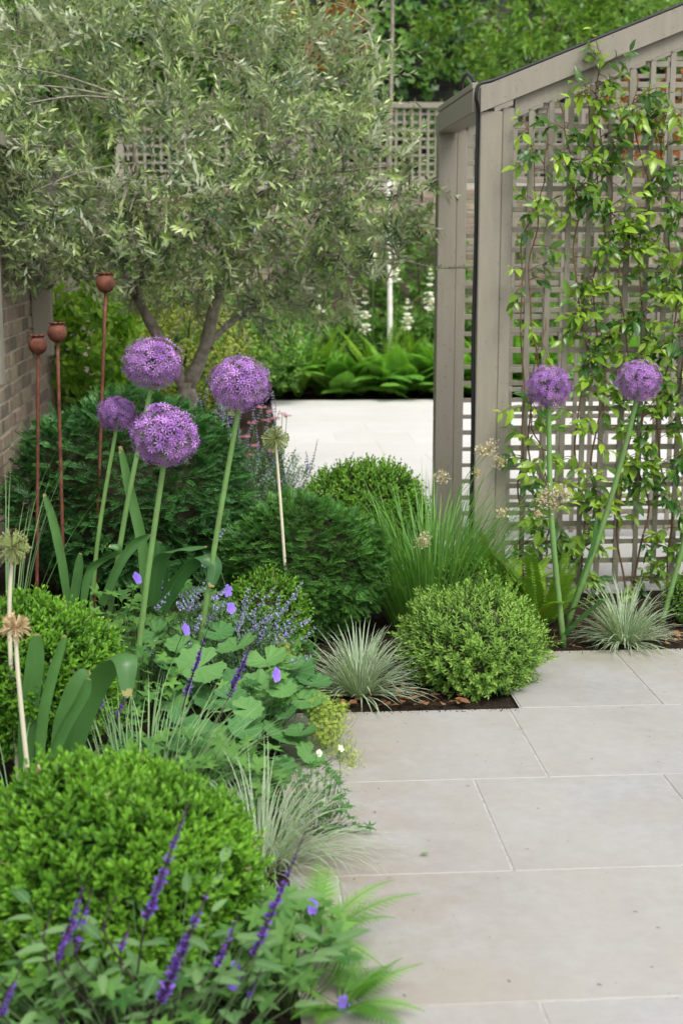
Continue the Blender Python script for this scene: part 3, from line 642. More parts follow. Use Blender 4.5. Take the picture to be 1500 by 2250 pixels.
# ================================================================== CLIPPED BALLS
def mound(name, label, cat, c, r, style, n, group=None, mat='box', leaf=.025, sl=.045, levels=5):
    base = A(c[0], c[1], 0); t = thing(name, label, cat, base, group); fo = MB()
    if style == 'box':
        p, nn = ell_pts(n, c, np.array(r)*.95, -.72, .05); k = p[:, 2] > .015; p, nn = p[k], nn[k]; D = unit(nn*.75+A(0, 0, .45)+.38*rdir(len(p)))
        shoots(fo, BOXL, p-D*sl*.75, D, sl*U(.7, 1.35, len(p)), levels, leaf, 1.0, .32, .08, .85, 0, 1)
    elif style == 'hebe':
        p, nn = ell_pts(n, c, np.array(r)*.93, -.9, .09); k = p[:, 2] > .0; p, nn = p[k], nn[k]; D = unit(nn*.75+A(0, 0, .5)+.25*rdir(len(p)))
        shoots(fo, LANCE2, p-D*sl*.7, D, sl*U(.75, 1.3, len(p)), levels, leaf, 1.25, .5, .0, .95, 0, 1, shrink=.35)
    else:
        p, nn = ell_pts(n, c, np.array(r)*.95, -.8, .06); k = p[:, 2] > .03; p, nn = p[k], nn[k]; m = len(p)
        tg = unit(np.cross(nn, A(0, 0, 1.))+1e-4); D = unit(nn*.6+tg*rng.normal(size=(m, 1))*.7+A(0, 0, 1)*rng.normal(size=(m, 1))*.3+A(0, 0, .1)); N = unit(A(0, 0, 1.)+nn*.5+.35*rdir(m))
        L = sl*U(.6, 1.35, m); sprays(fo, p-D*(L*.55)[:, None], D, N, L, levels, leaf, U(.05, .75, m))
        lines(fo, p-D*(L*.55)[:, None], p+D*(L*.35)[:, None], .0015, .0008, .3, 1)
    if style != 'yew':
        q = rng.choice(len(p), len(p)//70, replace=False); scatter(fo, BOXL, p[q]+nn[q]*.008, nn[q]+.7*rdir(len(q)), rdir(len(q)), leaf*U(.35, .65, len(q)), U(.2, 1, len(q)), 2); q = rng.choice(len(p), len(p)//30, replace=False); lines(fo, p[q]-nn[q]*.05, p[q]+nn[q]*.02+.02*rdir(len(q)), .0014, .0007, .5, 2)
    fo.build('foliage', [mat, 'core', 'straw'], t, kind='stuff')
    co = MB(); ball_core(co, c, np.array(r)*.80); co.build('twig_shade_core', 'core', t); return t  # solid dark ball stands for twigs and shade behind the leaves
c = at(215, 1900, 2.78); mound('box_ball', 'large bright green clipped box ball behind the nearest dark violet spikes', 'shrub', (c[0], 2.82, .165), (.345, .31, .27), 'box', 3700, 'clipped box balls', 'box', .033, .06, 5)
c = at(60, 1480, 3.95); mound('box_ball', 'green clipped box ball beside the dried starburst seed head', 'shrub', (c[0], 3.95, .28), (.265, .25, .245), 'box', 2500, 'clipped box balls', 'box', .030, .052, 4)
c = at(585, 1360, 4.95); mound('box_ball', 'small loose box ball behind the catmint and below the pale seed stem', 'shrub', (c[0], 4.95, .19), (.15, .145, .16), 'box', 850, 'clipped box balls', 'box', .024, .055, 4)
c = at(800, 1140, 6.1); mound('box_ball', 'glossy dark box ball in front of the bright patio', 'shrub', (c[0], 6.1, .32), (.30, .26, .26), 'box', 1900, 'clipped box balls', 'box_dark', .031, .06, 4)
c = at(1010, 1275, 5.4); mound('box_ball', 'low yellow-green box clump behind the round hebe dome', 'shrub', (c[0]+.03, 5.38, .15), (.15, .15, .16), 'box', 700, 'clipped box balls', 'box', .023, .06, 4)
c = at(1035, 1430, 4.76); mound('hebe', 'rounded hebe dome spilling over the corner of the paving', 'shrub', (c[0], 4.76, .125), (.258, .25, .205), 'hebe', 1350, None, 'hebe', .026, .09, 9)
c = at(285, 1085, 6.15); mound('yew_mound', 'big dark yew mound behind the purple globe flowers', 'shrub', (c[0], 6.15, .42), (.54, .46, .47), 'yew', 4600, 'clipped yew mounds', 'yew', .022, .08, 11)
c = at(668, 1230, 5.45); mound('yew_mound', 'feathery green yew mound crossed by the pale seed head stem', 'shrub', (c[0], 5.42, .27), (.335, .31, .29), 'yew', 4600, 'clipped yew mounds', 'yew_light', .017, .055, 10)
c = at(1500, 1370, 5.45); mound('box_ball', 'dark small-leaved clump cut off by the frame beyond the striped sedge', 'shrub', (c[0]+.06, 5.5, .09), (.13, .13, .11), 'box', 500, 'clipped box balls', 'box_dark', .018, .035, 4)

# ================================================================== ALLIUMS
def allium_head(mb_, c, rx, rz, n, fl):
    i = np.arange(n)+.5; ph = np.arccos(1-2*i/n); th = pi*(1+5**.5)*i; d = np.stack([np.cos(th)*np.sin(ph), np.sin(th)*np.sin(ph), np.cos(ph)], 1); d = unit(d+.06*rng.normal(size=d.shape))
    P = c+d*A(rx, rx, rz)*(U(.80, 1.03, n)*(1+.035*np.sin(d[:, 0]*5+c[0]*40)*np.sin(d[:, 2]*6+c[2]*30)))[:, None]; N = rdir(n); scatter(mb_, STAR6, P, d+.25*rdir(n), N, fl*U(.85, 1.15, n), np.clip(.42+.12*math.sin(c[0]*37+c[2]*91)+.18*np.sin(d[:, 0]*4+c[2]*50)*np.sin(d[:, 2]*5)+U(-.4, .5, n), 0, 1), 0)
    pd = MB(); lines(pd, np.tile(c, (n, 1))+d*.012, P, .0007, .0006, U(0, 1, n), 0); scatter(pd, TINY, P, d, N, .0045, .2, 0); return pd
def allium(label, head, base, bend, rx, rz, sr=.0095, group='purple allium globes', leaves=(), n=400):
    base = A(base[0], base[1], 0); t = thing('allium', label, 'flower', base, group); st = MB()
    mid = (base+head)/2+A(*bend); P = smooth_path([base+A(0, 0, -.02), mid, head-A(0, 0, rz*.6), head-A(0,0,rz*.1)], 22); tube(st, P, np.linspace(sr*1.15, sr*.72, 22), 10, .6); st.build('stem', 'astem', t)
    hd = MB(); pd = allium_head(hd, head, rx, rz, n, .0155*max(.8, rx/.1)); pd.build('pedicels', 'pedicel', hd.build('flower_head', 'allium', t, kind='stuff', smooth=False), kind='stuff')
    for k, (pl, wpx, T, fold) in enumerate(leaves):
        q = smooth_path(P3(*pl), 20); f = np.linspace(0, 1, 20); wd = wpx/2*pl[0][2]/F*np.where(f < .25, .75+f, 1.0)*np.sqrt(np.clip(1-((f-.3)/.72).clip(0)**3, .02, 1)); m_ = MB()
        ribbon(m_, q, wd, A(1, .35*(-1)**k, .15), fold, T, 0, .06); m_.build('leaf', 'strap', t)
    return t
allium('largest purple allium globe low in the front of the cluster', at(362, 957, 4.3), at(282, 1600, 4.28), (-.0, 0, .0), .105, .094, leaves=[
    ([(150, 1680, 3.66), (180, 1570, 3.64), (225, 1480, 3.62), (258, 1438, 3.59), (278, 1452, 3.53), (280, 1530, 3.50)], 62, .6, .25),
    ([(125, 1680, 3.66), (145, 1580, 3.66), (175, 1500, 3.66), (200, 1478, 3.66)], 46, .8, .35)])
allium('purple allium globe on a thick stem nearest the bare patio', at(527, 842, 4.6), at(418, 1490, 4.58), (.0, 0, 0), .101, .089, leaves=[
    ([(335, 1330, 4.75), (350, 1230, 4.72), (395, 1205, 4.7), (455, 1200, 4.68)], 36, .35, .3), ([(350, 1340, 4.8), (352, 1270, 4.8), (348, 1205, 4.8), (350, 1190, 4.8)], 44, .1, .25),
    ([(355, 1340, 4.65), (390, 1270, 4.62), (440, 1222, 4.6), (472, 1240, 4.58), (465, 1290, 4.56)], 42, .1, .35)])
allium('purple allium globe tallest, right in front of the olive trunk', at(335, 797, 4.95), at(218, 1400, 4.95), (-.005, 0, 0), .103, .089, leaves=[
    ([(318, 1320, 5.0), (312, 1200, 5.0), (285, 1080, 5.0), (264, 980, 5.0)], 24, .9, .4), ([(225, 1330, 4.9), (265, 1240, 4.88), (300, 1195, 4.87), (330, 1175, 4.85)], 22, .5, .4),
    ([(180, 1340, 4.9), (200, 1250, 4.9), (260, 1210, 4.9), (240, 1200, 4.9)], 20, .6, .3)])
allium('smallest and youngest purple allium globe beside the tallest rusty stake', at(257, 908, 5.05), at(185, 1330, 5.05), (-.012, 0, 0), .070, .060, .008, n=300, leaves=[
    ([(150, 1330, 5.1), (135, 1230, 5.1), (115, 1140, 5.1), (97, 1085, 5.1)], 20, .9, .4), ([(160, 1340, 5.0), (172, 1270, 5.0), (178, 1215, 5.0)], 24, .5, .3)])
allium('purple allium globe on an upright stem in front of the lattice', at(1205, 850, 5.22), at(1238, 1425, 5.2), (-.02, 0, .0), .086, .080, .0105, leaves=[
    ([(1235, 1400, 5.2), (1265, 1365, 5.15), (1320, 1318, 5.1), (1330, 1318, 5.08)], 22, .5, .25)])
allium('purple allium globe on a leaning stem in front of the lattice', at(1402, 836, 5.3), at(1238, 1390, 5.4), (.03, 0, 0), .086, .079, .0105, leaves=[
    ([(1240, 1385, 5.4), (1270, 1290, 5.38), (1300, 1200, 5.35), (1310, 1130, 5.33)], 14, .4, .3)])
# bare stem at the picture edge
t = thing('allium', 'bare leaning allium stem cut off at the edge beyond the striped sedge', 'flower', at(1452, 1390, 5.45)*A(1, 1, 0)); m_ = MB(); tube(m_, smooth_path([at(1452, 1390, 5.45)*A(1, 1, 0), at(1480, 1270, 5.45), at(1510, 1150, 5.45), at(1540, 900, 5.5)], 14), .011, 9, .6); m_.build('stem', 'astem', t)
hd = MB(); pd = allium_head(hd, at(1542, 880, 5.5), .085, .078, 300, .0145); pd.build('pedicels', 'pedicel', hd.build('flower_head', 'allium', t, kind='stuff', smooth=False), kind='stuff')

def seed_allium(label, head, base, r, kind, sr, mid, leaves=()):
    base = A(base[0], base[1], 0); t = thing('allium_seed_head', label, 'seed head', base, 'allium seed heads'); st = MB()
    tube(st, smooth_path([base+A(0, 0, -.02), mid, head], 20), np.linspace(sr*1.1, sr*.8, 20), 8, .6); st.build('stem', 'pale_stem', t)
    hd = MB(); n = 170 if kind == 'green' else 120; d = rdir(n)
    if kind == 'green':
        P = head+d*r*U(.8, 1, n)[:, None]; lines(hd, np.tile(head, (n, 1)), P, .0009, .0011, .8, 0); scatter(hd, OVAL2, P-d*.004, d, rdir(n), .0075, U(0, 1, n), 0, 1.6); scatter(hd, TINY, P+d*.002, d, rdir(n), .0035, U(0, .6, n), 1); scatter(hd, OVAL2, P-d*.004, d, np.cross(d, A(.3, .5, .8)), .0075, U(0, 1, n), 0, 1.6)
    else:
        d[:, 2] = d[:, 2]*.75+.12; d = unit(d); P = head+d*r*U(.6, 1, n)[:, None]; lines(hd, np.tile(head, (n, 1)), P, .0018, .0011, U(.2, 1, n), 1); scatter(hd, LANCE, P-d*.01, d+.4*rdir(n), rdir(n), .016, U(0, 1, n), 1)
    hd.build('seed_globe', ['seed', 'straw'], t, kind='stuff', smooth=False)
    for pl, wpx, T, fold in leaves:
        q = smooth_path(P3(*pl), 20); f = np.linspace(0, 1, 20); wd = wpx/2*pl[0][2]/F*np.where(f < .25, .75+f, 1.0)*np.sqrt(np.clip(1-((f-.3)/.72).clip(0)**4, .05, 1)); m2 = MB(); ribbon(m2, q, wd, A(1, .4, .1), fold, T, 0, .05); m2.build('leaf', 'strap', t)
seed_allium('small green seed globe on a tall ivory stem before the yew', at(605, 965, 5.15), at(640, 1370, 5.15), .052, 'green', .006, at(618, 1130, 5.15))
seed_allium('green seed globe touching the picture edge above the straw starburst', at(28, 1202, 3.75), at(42, 1700, 3.75), .048, 'green', .0065, at(22, 1400, 3.75), leaves=[
    ([(55, 1690, 3.7), (62, 1560, 3.7), (75, 1460, 3.7), (80, 1392, 3.7)], 44, .75, .35), ([(85, 1690, 3.65), (95, 1570, 3.65), (118, 1470, 3.65), (143, 1395, 3.65)], 26, .9, .4), ([(70, 1690, 3.72), (85, 1560, 3.72), (88, 1400, 3.72)], 24, .4, .3)])
seed_allium('dried straw coloured starburst seed head on a bent ivory stem', at(35, 1378, 3.45), at(74, 1720, 3.42), .043, 'dry', .0062, at(42, 1500, 3.44), leaves=[([(95, 1700, 3.5), (140, 1600, 3.5), (180, 1530, 3.5), (195, 1490, 3.5)], 30, .5, .4)])

# ================================================================== RUSTY POPPY STAKES
def stake(label, head, base, r=.036):
    base = A(base[0], base[1], 0); t = thing('poppy_stake', label, 'garden stake', base, 'rusty poppy seed head stakes'); m_ = MB(); tube(m_, np.linspace(base-A(0, 0, .05), head-A(0, 0, r*.9), 8), .0068, 10); m_.build('rod', 'rust', t)
    k = 24; prof = [(.18, -1.03), (.45, -.92), (.75, -.68), (.95, -.3), (1.0, .05), (.93, .42), (.75, .7), (.55, .85), (.52, .95)]; V = []; Fs = []
    for R, z in prof:
        for j in range(k): V.append((head[0]+r*R*cos(2*pi*j/k), head[1]+r*R*sin(2*pi*j/k), head[2]+r*z))
    for i in range(len(prof)-1):
        for j in range(k): a = i*k+j; b = i*k+(j+1) % k; Fs += [(a, b, b+k), (a, b+k, a+k)]
    Fs += [(0, (j+1) % k, j) for j in range(1, k-1)]; h = MB().add(V, Fs).build('pod', 'rust', t)
    rim = MB(); V = []; Fs = []; k2 = 40
    for ring, (R, z) in enumerate(((.0, .93), (.62, .9), (.86, 1.06), (.84, 1.0), (.6, .82))):
        for j in range(k2): sc = 1+(.09*cos(10*2*pi*j/k2) if ring in (2, 3) else 0); V.append((head[0]+r*R*sc*cos(2*pi*j/k2), head[1]+r*R*sc*sin(2*pi*j/k2), head[2]+r*(z+(.06*cos(10*2*pi*j/k2) if ring in (2, 3) else 0))))
    for i in range(4):
        for j in range(k2): a = i*k2+j; b = i*k2+(j+1) % k2; Fs += [(a, b, b+k2), (a, b+k2, a+k2)]
    rim.add(V, Fs).build('scalloped_rim', 'rust', h)
stake('tallest rusty poppy seed head stake', at(232, 622, 5.75), at(205, 1330, 5.75), .038)
stake('middle-height rusty poppy seed head stake', at(126, 731, 5.35), at(142, 1360, 5.35), .036)
stake('shortest rusty poppy seed head stake beside the brick wall', at(84, 758, 5.45), at(78, 1345, 5.45), .036)

# ================================================================== CLIMBER ON THE LATTICE
VY = 5.985
def leaf_mesh(tpl, mat, T):
    m_ = MB(); V, Fs, UV = tpl; m_.add(V, Fs, UV, T); o = m_.build('leaf_source', mat); me = o.data; bpy.data.objects.remove(o); me.name = 'leaf'; return me
JM = [leaf_mesh(JLEAF, 'jas', T) for T in (.0, .12, .3, .45, .6, .8, 1.0)]; JW = np.array([.17, .19, .19, .17, .14, .09, .05])
import mathutils
def place_leaf(me, parent, P, D, N, size, name='leaf'):
    D = unit(D); X = unit(np.cross(D, N)); Z = np.cross(X, D); o = bpy.data.objects.new(name, me); COL.objects.link(o); o.parent = parent; p = P-ORG[parent.name]
    Mx = mathutils.Matrix(((X[0], D[0], Z[0], 0), (X[1], D[1], Z[1], 0), (X[2], D[2], Z[2], 0), (0, 0, 0, 1))); o.rotation_mode = 'QUATERNION'; o.rotation_quaternion = Mx.to_quaternion(); o.location = p; o.scale = (size, size, size)
def climber(label, stems, nshoot, bias):
    b0 = at(*stems[0][0], VY)*A(1, 1, 0); t = thing('jasmine', label, 'climber', b0, 'evergreen jasmine climbing the lattice'); sm = MB(); small = MB(); leaves = []
    for st in stems:
        q = smooth_path([at(u, v, VY-.012) for u, v in st], 60); q[:, 1] += .014*np.sin(np.arange(60)*.55); q[:, 0] += .006*np.sin(np.arange(60)*.8); tube(sm, q, np.linspace(.0048, .0022, 60), 6)
        for _ in range(nshoot):
            f = U(0, 1); i = int(f*58)
            if U() > bias(st[0][0], q[i]): continue
            p = q[i].copy(); D = unit(A(U(-1, 1), U(-.5, -.05), U(-.6, .6))); L = U(.05, .16); nl = max(2, int(L/.030)); e = p+D*L; tube(sm, smooth_path([p, p+D*L*.5+A(0, 0, .012), e], 5), np.linspace(.002, .001, 5), 4)
            tone = rng.choice(7, p=JW)
            for j in range(nl):
                fj = (j+1)/nl; pj = p+D*L*fj; a, b = frame(D[None])
                for s_ in (0, 1):
                    az = j*pi/2+s_*pi+U(-.4, .4); R = cos(az)*a[0]+sin(az)*b[0]; an = U(.7, 1.25)*(1-.25*fj); d = unit(D*cos(an)+R*sin(an)+A(0, -.12, -.25)); N = unit(A(0, -.55, .8)+.5*rdir(1)[0])
                    if (pj+d*.04)[1] > VY+.01: d[1] = -abs(d[1])
                    leaves.append((pj, d, N, U(.034, .088)*(1-.3*(fj == 1)), min(6, max(0, tone+int(fj > .8)+rng.integers(-1, 2)))))
    sm.build('stem', 'vine', t); rng.shuffle(leaves); 
    idx = sorted(range(len(leaves)), key=lambda i: leaves[i][0][1])
    for k, i in enumerate(idx):
        P, D, N, s_, tn = leaves[i]
        if k < 290: place_leaf(JM[tn], t, P, D, N, s_)
        else: scatter(small, JLEAF, P[None], D[None], N[None], s_, (.0, .12, .3, .45, .6, .8, 1.0)[tn])
    if small.n: small.build('inner_leaves', 'jas', t, kind='stuff')
one = lambda u, p: 1.0
climber('jasmine climber growing next to the front pergola post', [[(1165, 1300), (1178, 1120), (1160, 930), (1180, 800), (1160, 640), (1178, 480), (1168, 330), (1150, 260)], [(1165, 1300), (1205, 1180), (1195, 1020), (1160, 880), (1200, 700)], [(1150, 1300), (1140, 1100), (1150, 900), (1145, 560), (1190, 420), (1200, 280)]], 27, lambda u, p: 1.0 if p[2] < .85 else (.5 if p[2] < 1.3 else .75))
climber('jasmine climber between the two globe flowers on the lattice', [[(1270, 1310), (1285, 1120), (1262, 950), (1290, 790), (1262, 610), (1268, 450), (1250, 330), (1225, 215)], [(1275, 1310), (1310, 1150), (1300, 980), (1330, 850), (1300, 660), (1325, 520), (1300, 300), (1285, 200)]], 50, lambda u, p: .95)
climber('jasmine climber rising behind the leaning globe flower stem', [[(1375, 1320), (1355, 1120), (1392, 920), (1372, 720), (1350, 540), (1338, 400), (1310, 230), (1320, 110)], [(1380, 1320), (1420, 1130), (1400, 980), (1430, 800), (1400, 600), (1425, 420), (1390, 270), (1400, 160)]], 60, one)
climber('thick jasmine climber where the lattice leaves the picture', [[(1460, 1330), (1472, 1120), (1440, 930), (1482, 720), (1470, 500), (1450, 350), (1470, 190)], [(1500, 1330), (1530, 1100), (1490, 880), (1525, 650), (1495, 420), (1530, 240)]], 70, one)

# ================================================================== GRASSES
def tuft(name, label, c, n, spread, L0, L1, e0, e1, wd, mat, group, T=(0, 1), droop=(.4, 1.6), az=None, heads=None):
    t = thing(name, label, 'grass', A(c[0], c[1], 0), group); m_ = MB(); blades(m_, A(c[0], c[1], .0), n, spread, L0, L1, e0, e1, wd, T[0], T[1], 0, 7, az, droop); m_.build('blades', mat, t, kind='stuff'); return t
c = at(790, 1530, 4.62); tuft('striped_sedge', 'white striped sedge tuft between the lady mantle and the hebe', c, 330, .035, .15, .30, .25, 1.45, .0029, 'vgrass', 'striped sedge tufts')
c = at(1372, 1415, 5.2); tuft('striped_sedge', 'silvery striped sedge tuft in front of the lattice', c, 330, .04, .14, .29, .1, 1.45, .0028, 'vgrass', 'striped sedge tufts')
c = at(575, 1890, 3.3); tuft('striped_sedge', 'arching white striped sedge beside the large box ball', c, 330, .08, .17, .34, .3, 1.3, .0019, 'vgrass', 'striped sedge tufts', droop=(.9, 2.2))
c = at(945, 1330, 5.5); wr = tuft('wood_rush', 'tall fine green wood rush with cream seed clusters by the pergola post', c, 640, .17, .34, .70, .95, 1.5, .0030, 'grass', None, droop=(.2, 1.7))
wh = MB(); stm = MB()
for u, v, y, s_ in [(970, 1048, 5.4, .028), (1078, 985, 5.35, .03), (1095, 1015, 5.36, .026), (1060, 992, 5.35, .024), (1205, 1085, 5.2, .03), (1235, 1085, 5.2, .03), (1215, 1110, 5.2, .026), (1190, 1100, 5.2, .02), (1103, 1128, 5.2, .02), (930, 1188, 5.1, .028), (1048, 1040, 5.4, .013), (1180, 1130, 5.2, .014)]:
    hp = at(u, v, y); n = 90; off = rdir(n)*s_*1.35*U(.1, 1, n)[:, None]; scatter(wh, OVAL2, hp+off, rdir(n)+A(0, 0, .4), rdir(n), .011, U(0, 1, n), 0); lines(wh, np.tile(hp, (n, 1)), hp+off, .0005, .0005, .4, 0)
    bp = A(c[0], c[1], 0)+A(U(-.05, .05), U(-.05, .05), 0); tube(stm, smooth_path([bp, bp*.45+hp*.55+A(-.03, 0, .1), hp], 14), .0012, 4, .6)
wh.build('seed_clusters', 'cream', wr, kind='stuff'); stm.build('flower_stems', 'grass', wr, kind='stuff')
c = at(300, 1720, 3.5); tuft('wispy_grass', 'wispy pale green grass arching over the big leaves behind the large box ball', c, 190, .18, .25, .48, .5, 1.45, .0018, 'bluegrass', 'wispy grass tufts', az=(-.6, 2.4))
c = at(40, 1640, 3.4); tuft('wispy_grass', 'wispy grass around the pale bent seed stems', c, 70, .12, .18, .36, .5, 1.45, .0018, 'bluegrass', 'wispy grass tufts')
c = at(5, 1300, 5.0); tuft('wispy_grass', 'thin upright grass stems along the picture edge before the brick wall', c, 28, .06, .5, .95, 1.1, 1.5, .003, 'bluegrass', 'wispy grass tufts', droop=(.1, .9))

# ================================================================== LEAFY PERENNIALS
LEAFM = [leaf_mesh(ROUND, 'alch', T) for T in (0, .35, .7, 1)]
def stalked(parent, me, foot, P, D, N, size, sm, r=.0016):
    place_leaf(me, parent, P, D, N, size); tube(sm, smooth_path([foot, foot*.4+P*.6+A(0, 0, -.02), P], 7), r, 5, .5)
al = thing('lady_mantle', 'pleated round grey-green lady mantle leaves at the paving edge', 'plant', at(560, 1640, 4.1)*A(1, 1, 0)); sm = MB(); foot = ORG[al.name]
big = [(440, 1465, 4.3, 62), (520, 1420, 4.4, 52), (585, 1450, 4.35, 55), (570, 1520, 4.22, 58), (660, 1540, 4.2, 62), (625, 1615, 4.05, 60), (400, 1420, 4.45, 42), (690, 1500, 4.3, 45), (655, 1475, 4.36, 45), (700, 1560, 4.25, 42), (550, 1580, 4.1, 50), (480, 1390, 4.5, 40), (340, 1390, 4.5, 38), (375, 1450, 4.4, 42), (680, 1660, 3.98, 40), (600, 1560, 4.15, 45), (520, 1500, 4.3, 45), (460, 1650, 3.75, 48), (500, 1640, 3.78, 55), (390, 1640, 3.7, 45), (560, 1700, 3.7, 46), (470, 1720, 3.6, 45), (620, 1690, 3.85, 38)]
for u, v, y, r in big:
    P = at(u, v, y); k = r*y/F; az = U(-pi, 0); stalked(al, LEAFM[rng.integers(0, 4)], foot+A(U(-.1, .1), U(-.1, .1), 0), P, A(cos(az)*.8, sin(az)*.8-.2, -.15), unit(A(U(-.45, .45), -.65+U(-.2, .3), .85)), k, sm)
n = 26
for i in range(n):
    P = A(foot[0]+U(-.26, .16), foot[1]+U(-.3, .4), U(.07, .2)); az = U(-pi, .3); stalked(al, LEAFM[rng.integers(0, 3)], foot+A(U(-.1, .1), U(-.1, .1), 0), P, A(cos(az), sin(az), -.1), unit(A(U(-.4, .4), -.4, .9)), U(.035, .06), sm)
sm.build('leaf_stalks', 'ger', al, kind='stuff')
fl = MB()
for u, v, y, s_, k in [(715, 1570, 4.15, .035, 130), (735, 1590, 4.1, .035, 120), (720, 1620, 4.05, .035, 110), (745, 1560, 4.15, .02, 50), (760, 1650, 4.0, .025, 60), (770, 1690, 3.95, .02, 50), (700, 1600, 4.1, .03, 80), (750, 1710, 3.9, .018, 40), (700, 1545, 4.2, .025, 60), (620, 1425, 4.5, .03, 60), (640, 1450, 4.45, .02, 40)]:
    hp = at(u, v, y); k = int(k*1.6); off = rng.normal(size=(k, 3))*s_*.8; scatter(fl, STAR6, hp+off, unit(off+A(0, -.02, .03)), rdir(k), .0068, U(0, 1, k), 0); lines(fl, hp+off-A(0, 0, 1)*U(.01, .03, k)[:, None]-off*.3, hp+off, .0005, .0004, .5, 1); f2 = foot*.5+hp*.5; tube(fl, smooth_path([foot+A(.05, 0, .03), A(f2[0], f2[1], hp[2]*.9), hp-A(0, 0, s_)], 8), .001, 4, .5, 1)
fl.build('flower_froth', ['lime', 'ger'], al, kind='stuff')

GM = [leaf_mesh(PALM5, 'ger', T) for T in (0, .4, .75, 1)]; CM = [leaf_mesh(PALM7, 'ger', T) for T in (.0, .2)]
def flower5(parent, P, D, size, mat, label=None):
    m_ = MB(); scatter(m_, FLOW5, P[None], D[None], rdir(1), size, .6, 0, 1.0); scatter(m_, FLOW5, P[None]+.001*D, D[None], rdir(1), size*.9, .2, 0); o = m_.build('flower', mat, parent); return o
def geranium(label, c, rx, ry, z0, z1, nl, flowers, size=(.025, .04), mat='gerf', meshes=GM, fs=.022):
    t = thing('geranium', label, 'flowering plant', A(c[0], c[1], 0), 'hardy geraniums'); sm = MB(); o = ORG[t.name]
    for i in range(nl):
        a = U(0, 2*pi); r = U(0, 1)**.5; P = o+A(rx*r*cos(a), ry*r*sin(a), z0+(z1-z0)*U(.3, 1)*(1-.45*r*r)); az = U(-pi, pi); stalked(t, meshes[rng.integers(0, len(meshes))], o+A(rx*.5*r*cos(a), ry*.5*r*sin(a), 0), P, A(cos(az), sin(az), U(-.3, .2)), unit(A(U(-.5, .5), U(-.75, .1), .8)), U(*size), sm, .0011)
    for u, v, y in flowers:
        P = at(u, v, y); D = unit(A(U(.35, 1.0), U(-.6, -.3), U(.1, .45))); flower5(t, P, D, fs*U(.9, 1.1), mat); b = o+A(U(-.08, .08), U(-.05, .05), 0); tube(sm, smooth_path([b, b*.4+P*.6+A(0, .02, .02), P-D*.004], 8), .0011, 4, .5)
    sm.build('stalks', 'ger', t, kind='stuff')
c = at(300, 1480, 4.45); geranium('lobed-leaf geranium with violet-blue flowers among the tall globe stems', c, .22, .35, .08, .34, 120, [(300, 1271, 4.5), (407, 1384, 4.35)])
c = at(470, 1420, 4.75); geranium('geranium with violet-blue flowers poking through the catmint', c, .16, .18, .08, .3, 50, [(499, 1298, 4.6), (506, 1336, 4.55)])
c = at(560, 1560, 4.12); geranium('single violet-blue geranium bloom over the round lady mantle leaves', c, .12, .08, .12, .26, 22, [(605, 1483, 4.05)])
c = at(600, 2170, 2.66); geranium('nearest geranium with violet-blue flowers at the bottom by the paving', c, .17, .17, .05, .22, 95, [(683, 1990, 2.75), (508, 2158, 2.5), (515, 2135, 2.52), (752, 2208, 2.6)], (.026, .042), fs=.021)
c = at(690, 1800, 3.58); geranium('fine-cut white geranium trailing over the slabs', c, .10, .22, .02, .15, 55, [(700, 1655, 3.85), (748, 1645, 3.85), (668, 1725, 3.7), (712, 1762, 3.6)], (.016, .026), 'white', CM, .012)
t = thing('geranium', 'dark finger-leaved geranium sprig lying on the stained slab', 'flowering plant', at(740, 1830, 3.46)*A(1, 1, 0), 'hardy geraniums'); sm = MB()
for u, v in [(788, 1832), (770, 1795), (745, 1780), (755, 1815), (812, 1826), (720, 1810), (735, 1840), (780, 1810), (700, 1830), (715, 1790)]:
    P = at(u, v, 3.46); P[2] = max(.02, min(.07, P[2])); az = U(-pi, pi); stalked(t, CM[rng.integers(0, 2)], ORG[t.name]+A(-.1, 0, 0.01), P, A(cos(az), sin(az), 0), A(U(-.2, .2), -.3, 1), U(.02, .03), sm, .0009)
sm.build('stalks', 'ger', t, kind='stuff')
c = at(400, 1640, 3.62); geranium('dense geranium leaf carpet behind the large box ball', c, .28, .25, .06, .22, 130, [], (.026, .045))
c = at(170, 2260, 2.42); geranium('broad geranium leaves under the nearest violet spikes', c, .34, .12, .06, .2, 70, [], (.028, .045))
c = at(330, 1380, 4.95); geranium('tall lobed geranium leaves in the shade before the big yew', c, .3, .2, .1, .36, 110, [], (.026, .045))
c = at(640, 1420, 4.72); geranium('geranium leaves between the small box ball and the striped sedge', c, .1, .12, .05, .2, 40, [], (.02, .035))
c = at(180, 1560, 4.2); geranium('shadowed geranium leaves around the broad strap leaves', c, .2, .25, .05, .2, 60, [], (.022, .038))

